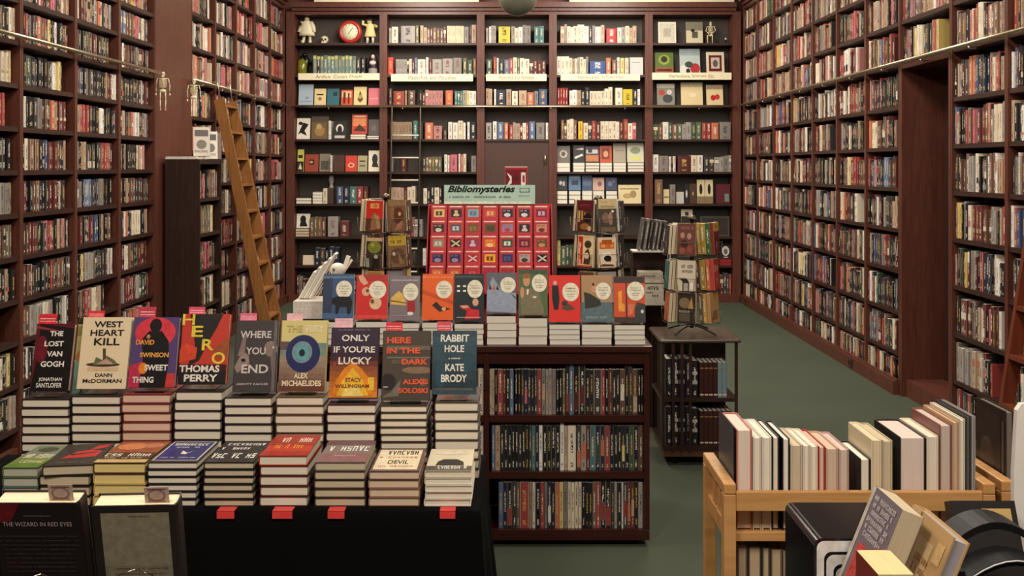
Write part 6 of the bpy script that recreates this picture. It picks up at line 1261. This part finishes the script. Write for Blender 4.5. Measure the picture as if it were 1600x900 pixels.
# hooded figurine
t = empty('hooded_figurine', (PX(583.5, YO), YO-.02, Z0(1))); tag(t, 'hooded dark and white figurine at the right end of the first bay', 'figurine')
DKF = plain(rgb(40, 30, 34), .5)
MB().lathe([(.07, 0), (.072, .02), (.066, .12), (.07, .18), (.045, .25), (.016, .305)], 18, sy=.8).build('cloak', DKF, t)
MB().ball((0, -.03, .245), .026, .024, .03).build('face', plain(rgb(222, 196, 180), .6), t)
MB().ball((0, -.048, .165), .045, .02, .03).build('collar', plain(rgb(222, 210, 200), .6), t)
MB().lathe([(.06, 0), (.062, .02), (.058, .09), (.03, .1)], 14, sy=.7, M=TR(0, -.025, .001)).build('apron', plain(rgb(150, 146, 140), .6), t)
# glass lamp on the sixth shelf
t = empty('glass_ornament', (PX(518.4, YO), YO-.03, Z0(5))); tag(t, 'clear glass hand-shaped ornament on a dark base on the sixth shelf', 'ornament')
MB().box(-.034, .034, -.034, .034, 0, .2).build('base', plain(rgb(70, 56, 48), .4), t)
MB().lathe([(.035, .2005), (.03, .215), (.02, .25), (.035, .29), (.036, .32), (.03, .36), (.01, .375)], 14).build('glass_top', plain(rgb(150, 144, 138), .1), t)

# things on top of the low bookcase
zl = 1.8105
for q, (w_, h_) in enumerate(((.30, .012), (.26, .010))):
    o = MB().box(0, .28-.03*q, 0, w_, 0, h_, rgb(226, 218, 204), 2).build('paper_pad', BM, M=TR(-2.92+.005*q, LBY+.005, zl+.0125*q)); tag(o, f'flat pale paper pad, {"lower" if q == 0 else "upper"} one on top of the low bookcase', 'pad', 'paper pads on the low bookcase')
for q in range(4):
    Mx = TR(-2.70+.0*q, LBY+.33+.05*q, zl) @ ROT(math.pi/2, 'Z') @ ROT(10*DEG, 'Y') @ M_FACE @ TR(-.02, 0, 0)
for q, (px, pw, y0, c) in enumerate(((302, 22, 196, rgb(206, 196, 180)), (320, 17, 199, rgb(222, 214, 200)), (333, 11, 202, rgb(120, 96, 84)))):
    Yq = 8.36+.16*q; wd = pw/(F/Yq)*1.15; hh = .25-.01*q
    Mx = TR(PX(px, Yq), Yq, zl+(.0235 if q < 1 else .0006)+.022*.17) @ ROT(22*DEG, 'Z') @ ROT(-10*DEG, 'X') @ M_FACE @ TR(-.02, 0, 0)
    if q == 0: Mx = TR(0, 0, .0) @ Mx
    parted_book('face_out_book', .02, hh, wd, c, None, [('r', .1, .68, .9, .9, rgb(90, 84, 80)), ('e', .5, .4, .3, .16, rgb(120, 112, 104)), ('s', .5, .16, .8, .08, rgb(60, 54, 50), 6)] if q < 2 else (), Mx, label=f'{["grey-printed", "white-printed", "brown"][q]} book standing face out on top of the low bookcase', group=None)

# hanging globe
t = empty('pendant_globe', (PX(809, 9.0), 9.0, PZ(-6, 9.0))); tag(t, 'grey green glass pendant globe hanging over the room centre', 'lamp')
GLB = plain(rgb(104, 104, 90), .25)
MB().lathe([(.01, -.18)]+[(.18*math.sin(math.pi*i/16), -.18*math.cos(math.pi*i/16)) for i in range(1, 15)]+[(.06, .172)], 32).build('glass_globe', GLB, t)
MB().lathe([(.062, .1725), (.07, .18), (.07, .22), (.02, .24)], 20).build('fitter_cap', BLACKWIRE, t)
MB().tube([(0, 0, .2405), (0, 0, 4.399-PZ(-6, 9.0))], .010, 8).build('hanging_rod', BLACKWIRE, t)

# ------------------------------------------------------------------ beech book trucks
def truck(label, x0, x1, y0, y1, group=None):
    t = empty('book_truck', ((x0+x1)/2, (y0+y1)/2, 0)); tag(t, label, 'book cart', group)
    hx, hy = (x1-x0)/2, (y1-y0)/2; pw = .028; zt = 1.03; zs_ = .911
    for sx in (-1, 1):
        for sy in (-1, 1):
            x = sx*(hx-pw/2); y = sy*(hy-pw/2)
            box_obj('corner_post', x-pw/2, x+pw/2, y-pw/2, y+pw/2, .075, zt-.0255, BEECH, t, .002)
            MB().lathe([(.004, -.012), (.034, -.012), (.034, .012), (.004, .012)], 14, M=TR(x, y, .0355) @ ROT(math.pi/2, 'Y')).box(x-.013, x+.013, y-.01, y+.01, .058, .0745).build('caster', BLACKPL, t)
        x = sx*(hx-pw/2)
        box_obj('end_rail', x-pw/2, x+pw/2, -hy, hy, zt-.025, zt, BEECH, t, .003)
        box_obj('end_rail', x-.009, x+.009, -hy+pw+.0005, hy-pw-.0005, .90, .935, BEECH, t)
        for k in (-.03, .03): box_obj('end_slat', x-.006, x+.006, k-.012, k+.012, .9355, zt-.0255, BEECH, t)
    for sy in (-1, 1):
        y = sy*(hy-.009)
        box_obj('side_rail', -hx+pw+.0005, hx-pw-.0005, y-.008, y+.008, .967, 1.011, BEECH, t, .002)
    for z in (zs_, .655, .36):
        box_obj('shelf', -hx+pw+.0005, hx-pw-.0005, -hy+.019, hy-.019, z-.018, z, BEECH, t)
    return t
TXA, TXB = PX(1131, 2.25), PX(1556, 2.25); TYA, TYB = 2.25, 2.50
truck('light beech book cart loaded with fore-edge-out books', TXA, TXB, TYA, TYB)
truck('second beech book cart just past the first one', PX(1557, 2.27)+.012, PX(1557, 2.27)+.60, 2.27, 2.52)
TB = [(172, 206, 205, 'dark grey', rgb(70, 70, 72), PAGE, .165), (214, 287, 215, 'cream and red', rgb(190, 110, 100), rgb(228, 208, 192), .16), (290, 331, 250, 'pale', rgb(206, 196, 186), PAGE, .165), (334, 378, 250, 'white', rgb(222, 216, 206), PAGE, .165), (381, 415, 250, 'black-edged', rgb(40, 38, 42), PAGE, .16), (427, 463, 255, 'black', rgb(24, 24, 30), PAGE_W, .16),
      (466, 520, 285, 'beige', rgb(206, 190, 170), PAGE_D, .15), (522, 557, 286, 'light beige', rgb(216, 202, 186), PAGE, .15), (559, 595, 290, 'cream', rgb(226, 212, 192), PAGE, .15), (597, 630, 294, 'red-covered', rgb(176, 48, 46), rgb(222, 194, 176), .15), (633, 691, 302, 'tan', rgb(196, 164, 136), rgb(212, 188, 166), .15), (694, 741, 306, 'pinkish', rgb(190, 156, 146), rgb(214, 194, 180), .15),
      (793, 842, 352, 'navy', rgb(36, 38, 48), PAGE, .15), (846, 895, 262, 'thick cream', rgb(226, 210, 176), rgb(222, 204, 172), .16), (898, 945, 266, 'olive cream', rgb(190, 180, 150), PAGE_D, .16), (978, 1100, 250, 'very thick black', rgb(30, 28, 30), rgb(224, 204, 192), .165), (1106, 1162, 245, 'pale yellow', rgb(222, 212, 184), rgb(230, 216, 198), .165), (1165, 1222, 192, 'rose-edged', rgb(130, 84, 78), rgb(206, 186, 172), .165), (1224, 1256, 178, 'brown tan', rgb(190, 154, 116), rgb(206, 176, 150), .165), (1257, 1285, 165, 'dove', rgb(206, 196, 180), PAGE, .165), (1290, 1314, 152, 'charcoal', rgb(64, 60, 60), rgb(110, 104, 100), .165), (1316, 1360, 152, 'tall grey', rgb(150, 146, 142), rgb(190, 184, 176), .165)]
YT = 2.285
lastx = -9
for a, c, ty, nm, col, pg, dp in TB:
    x0, x1 = PX(1080+a/3, YT), PX(1080+c/3, YT); x0 = max(x0, TXA+.030, lastx+.0004); x1 = min(x1, TXB-.0287); lastx = x1
    z = .9115; h = PZ(600+ty/3, YT)-z
    Mx = TR(x0, YT+R.uniform(0, .003), z) @ ROT(math.pi, 'Z') @ TR(-(x1-x0-.0004), -dp, 0)
    parted_book('hardcover_book', x1-x0-.0004, h, dp, col, INKS[0], (), Mx, True, pg, label=f'{nm} hardcover standing fore-edge out on the upper shelf of the book cart', group='hardcovers on the book cart', letter=True)
x = PX(1153, YT)
for q, (w_, col, nm) in enumerate(((.022, rgb(84, 74, 66), 'brown grey'), (.03, rgb(60, 52, 48), 'dark brown'), (.018, rgb(70, 66, 62), 'charcoal'), (.026, rgb(96, 84, 72), 'taupe'), (.05, rgb(140, 120, 96), 'sandy'), (.03, rgb(120, 104, 88), 'dull tan'), (.028, rgb(90, 60, 50), 'rust brown'), (.034, rgb(50, 46, 46), 'black'), (.03, rgb(130, 118, 100), 'khaki'))):
    parted_book('hardcover_book', w_, .225-.004*q, .16, col, INKS[0], (), TR(x, YT, .6555) @ ROT(math.pi, 'Z') @ TR(-w_, -.16, 0), True, rgb(190, 166, 134), label=f'{nm} hardcover standing fore-edge out on the middle shelf of the book cart', group='hardcovers on the book cart', letter=True); x += w_+.002
Mx = TR(PX(1557, 2.27)+.045, 2.32, .9115) @ ROT(math.pi, 'Z') @ TR(-.02, -.15, 0)
o = parted_book('picture_book', .02, .265, .15, rgb(48, 36, 32), None, (), Mx, True, rgb(120, 110, 100), label='dark brown picture book standing in the second book cart', cat='book')
a_, _ = layers_mesh([('r', .04, .05, .84, .95, rgb(58, 46, 40)), ('e', .4, .5, .24, .2, rgb(84, 68, 58)), ('e', .25, .2, .16, .12, rgb(96, 80, 70)), ('r', .9, .3, .96, .9, rgb(90, 84, 80))], .15, .265, lambda u, v, n__: (.02+n__, u, v)); a_.build('cover_art', M_PRINT, o)
for q, (w_, col) in enumerate(((.026, rgb(44, 40, 40)), (.03, rgb(110, 84, 70)), (.024, rgb(150, 140, 130)))):
    parted_book('hardcover_book', w_, .23, .16, col, INKS[0], (), TR(PX(1557, 2.27)+.075+.032*q, 2.31, .9115) @ ROT(math.pi, 'Z') @ TR(-w_, -.16, 0), True, PAGE, label=f'{["black", "brown", "grey"][q]} hardcover in the second book cart', group='hardcovers on the second book cart')

# ------------------------------------------------------------------ counter nearest the camera and what stands on it
t = empty('sales_counter', (.72, 1.58, 0)); tag(t, 'low dark counter under the black box and leaning books', 'counter')
CT = 1.0
box_obj('counter_top', -.36, .42, -.32, .22, CT-.03, CT, DARKWOOD, t)
box_obj('front_panel', -.34, .40, -.28, -.26, .002, CT-.0305, DARKWOOD, t); box_obj('back_panel', -.34, .40, .18, .20, .002, CT-.0305, DARKWOOD, t)
zc = CT+.0006
# black boxed set with nested rounded outlines on its face
Yb1 = 1.55; bx0 = PX(1272, Yb1); bz1 = PZ(841, Yb1)
def rrect(x0, x1, z0, z1, r, n_=6):
    pts = []
    for (cx2, cz2, a0) in ((x1-r, z1-r, 0), (x0+r, z1-r, 90), (x0+r, z0+r, 180), (x1-r, z0+r, 270)):
        pts += [(cx2+r*math.cos((a0+90*i/n_)*DEG), cz2+r*math.sin((a0+90*i/n_)*DEG)) for i in range(n_+1)]
    return pts
bw, bd_, bh = .15, .165, bz1-zc
GBOX = plain(rgb(30, 29, 30), .12, 0, .6)
pts = rrect(0, bw, 0, bh, .012); n_ = len(pts)
o = MB().add([(x, 0, z) for x, z in pts]+[(x, bd_, z) for x, z in pts], [tuple(range(n_))[::-1], tuple(range(n_, 2*n_))]+[(i, (i+1) % n_, (i+1) % n_+n_, i+n_) for i in range(n_)]).build('black_box', GBOX, M=TR(bx0, Yb1, zc)); tag(o, 'glossy black box with white nested rounded outlines on its front', 'box')
mb = MB()
for q, (ins, cc) in enumerate(((.004, rgb(236, 232, 226)), (.0155, rgb(20, 20, 22)), (.019, rgb(226, 222, 216)), (.030, rgb(20, 20, 22)), (.0335, rgb(206, 200, 190)), (.044, rgb(20, 20, 22)), (.048, rgb(70, 62, 54)))):
    pr = rrect(ins, bw-ins, ins, bh-ins*(1.0 if q == 0 else 1.35), .012)
    mb.add([(x, -.0004-.0001*q, z) for x, z in pr], [tuple(range(len(pr)))[::-1]], cc)
mb.build('nested_outline', M_PRINT, o)
# leaning paperbacks: covers face left, they lean to the right
def leaning(px, py, Yt, wid, hgt, th, ang, col, pg, lay, label, hard=False, yaw=0):
    """px, py, Yt: the far top corner of the cover"""
    A = ROT(yaw*DEG, 'Z') @ ROT(ang*DEG, 'Y')
    # book local: cover x=0 plane faces -x; fore-edge (y small) to the camera
    B = ROT(math.pi, 'Z') @ TR(-th, -wid, 0)
    top = P(px, py, Yt); loc = top-(A @ Vector((0, wid, hgt)))
    o = parted_book('paperback_book' if not hard else 'hardcover_book', th, hgt, wid, col, INKS[0], (), TR(*loc) @ A @ B, hard, pg, label=label)
    # after B the cover on the left is the book's front cover (x = th)
    pl = lambda u, v, n__: (th+n__, u, v)
    a_, _ = layers_mesh([L for L in lay if L[0] != 's'], wid, hgt, pl)
    a_.build('cover_art', M_PRINT, o)
    for L in lay:
        if L[0] == 's': layers_mesh([L], wid, hgt, pl, .002)[1].build('lettering', M_PRINT, o)
    return o, loc
W2 = rgb(214, 206, 204)
leaning(1367, 758, 1.53, .108, .203, .034, 22, rgb(120, 110, 118), PAGE_D, [('r', .0, .0, .10, 1, rgb(206, 196, 184)), ('r', .1, 0, 1, .2, rgb(176, 150, 130)), ('p', [(.2, .3), (.2, .58), (.74, .6), (.74, .3)], rgb(206, 70, 66)), ('s', .47, .5, .4, .05, rgb(160, 50, 50), 7), ('s', .47, .4, .4, .05, rgb(160, 50, 50), 8)]+[('s', .56, .94-.055*i, .74-.06*(i % 3), .04, W2, 15-i) for i in range(6)]+[('r', 0, 0, .001, .001, W2), ('e', .86, .5, .06, .04, W_)], 'grey thick paperback with a red panel leaning on the black box')
leaning(1428, 787, 1.515, .138, .19, .024, 22, rgb(196, 160, 110), rgb(170, 164, 168), [('r', .0, 0, .24, 1, rgb(210, 176, 126)), ('r', .235, 0, .25, 1, rgb(110, 70, 40)), ('p', [(.52, 0), (.5, .3), (.56, .5), (.66, .5), (.62, .3), (.66, 0)], rgb(50, 36, 28)), ('r', .36, .5, .72, .84, rgb(220, 190, 140)), ('r', .06, .5, .18, .7, rgb(176, 130, 70)), ('p', [(.66, .1), (.95, .2), (.95, .5), (.7, .4)], rgb(206, 140, 70)), ('s', .6, .7, .3, .05, rgb(150, 96, 44), 7), ('s', .6, .62, .3, .05, rgb(150, 96, 44), 7), ('s', .84, .62, .2, .05, rgb(236, 206, 150), 5), ('s', .84, .5, .2, .05, rgb(236, 206, 150), 5), ('r', .78, .74, .94, .9, rgb(226, 190, 130)), ('s', .12, .84, .14, .04, rgb(150, 110, 60), 5), ('r', .3, .1, .48, .4, rgb(190, 146, 92))], 'tan picture-cover book leaning beside the grey paperback', True)
hb = .217
o = parted_book('paperback_book', .048, hb, .085, rgb(130, 52, 40), None, (), TR(PX(1344, 1.36), 1.295, zc) @ ROT(math.pi, 'Z') @ TR(-.048, -.085, 0), False, rgb(214, 202, 150), label='short thick red book with yellow page tops nearest the camera')
a_, l_ = layers_mesh([('e', .5, .8, .2, .08, rgb(190, 150, 110))], .085, hb, lambda u, v, n__: (.048+n__, u, v)); a_.build('cover_art', M_PRINT, o)
# black plastic tray, binder and tall white folder at the right
t = empty('desk_tray', (PX(1500, 1.50), 1.50, zc)); tag(t, 'black curved plastic desk tray at the lower right corner', 'tray')
TRAYPL = plain(rgb(20, 20, 21), .5, 0, .3)
def arch(x0, x1, h, y0, y1, th):
    n_ = 14; vs = []; 
    for r_, dz in ((0, 0), (th, -th)):
        for i in range(n_+1):
            f = i/n_; x = x0+(x1-x0)*f; z = h*(.55+.45*math.sin(math.pi*(.15+.7*f)))
            vs += [(x, y0, z+dz), (x, y1, z+dz)]
    m_ = 2*(n_+1); fs = []
    for i in range(n_): fs += [(2*i, 2*i+2, 2*i+3, 2*i+1), (m_+2*i, m_+2*i+1, m_+2*i+3, m_+2*i+2), (2*i, m_+2*i, m_+2*i+2, 2*i+2), (2*i+1, 2*i+3, m_+2*i+3, m_+2*i+1)]
    fs += [(0, 1, m_+1, m_), (2*n_, m_+2*n_, m_+2*n_+1, 2*n_+1)]
    return MB().add(vs, fs, smooth=False)
hT = PZ(838, 1.5)-zc
arch(0, .17, hT, .06, .12, .012).build('back_hood', TRAYPL, t)
arch(0, .17, hT-.035, .0, .055, .010).build('front_hood', TRAYPL, t)
MB().box(0, .17, -.002, .12, 0, .02).box(0, .008, 0, .12, .0205, hT*.72).box(.162, .17, 0, .12, .0205, hT*.72).build('tray_body', TRAYPL, t)
MB().tube([(.0+.17*i/10, -.003, (hT-.036)*(.55+.45*math.sin(math.pi*(.15+.7*i/10)))) for i in range(11)], .0012, 6).build('rim_line', plain(rgb(200, 200, 204), .3), t)
t2 = MB().box(0, .11, 0, .03, 0, .165).build('binder', plain(rgb(40, 37, 36), .35), M=TR(PX(1512, 1.66), 1.655, zc) @ ROT(-22*DEG, 'X') @ TR(0, 0, .017)); tag(t2, 'black binder with a gold label behind the desk tray', 'binder')
MB().box(.05, .10, -.0012, -.0003, .125, .152).build('gold_label', plain(rgb(190, 160, 100), .4), t2)
for z in (.04, .116): MB().box(.005, .105, -.0009, -.0003, z, z+.002).build('seam_line', plain(rgb(70, 66, 62), .4), t2)
t3 = MB()
xw0 = PX(1586, 1.765); 
pr = [(0, 0), (.05, 0), (.05, .325), (.012, .327), (.004, .315), (-.002, .2)]
pr = [(x, z) for x, z in pr]; n_ = len(pr)
t3.add([(x, 0, z) for x, z in pr]+[(x, .012, z) for x, z in pr], [tuple(range(n_)), tuple(range(n_, 2*n_))[::-1]]+[(i, i+n_, (i+1) % n_+n_, (i+1) % n_) for i in range(n_)])
o = t3.build('white_folder', plain(rgb(236, 230, 222), .5), M=TR(xw0, 1.765, zc)); tag(o, 'tall white folder standing at the very edge beside the black binder', 'folder')
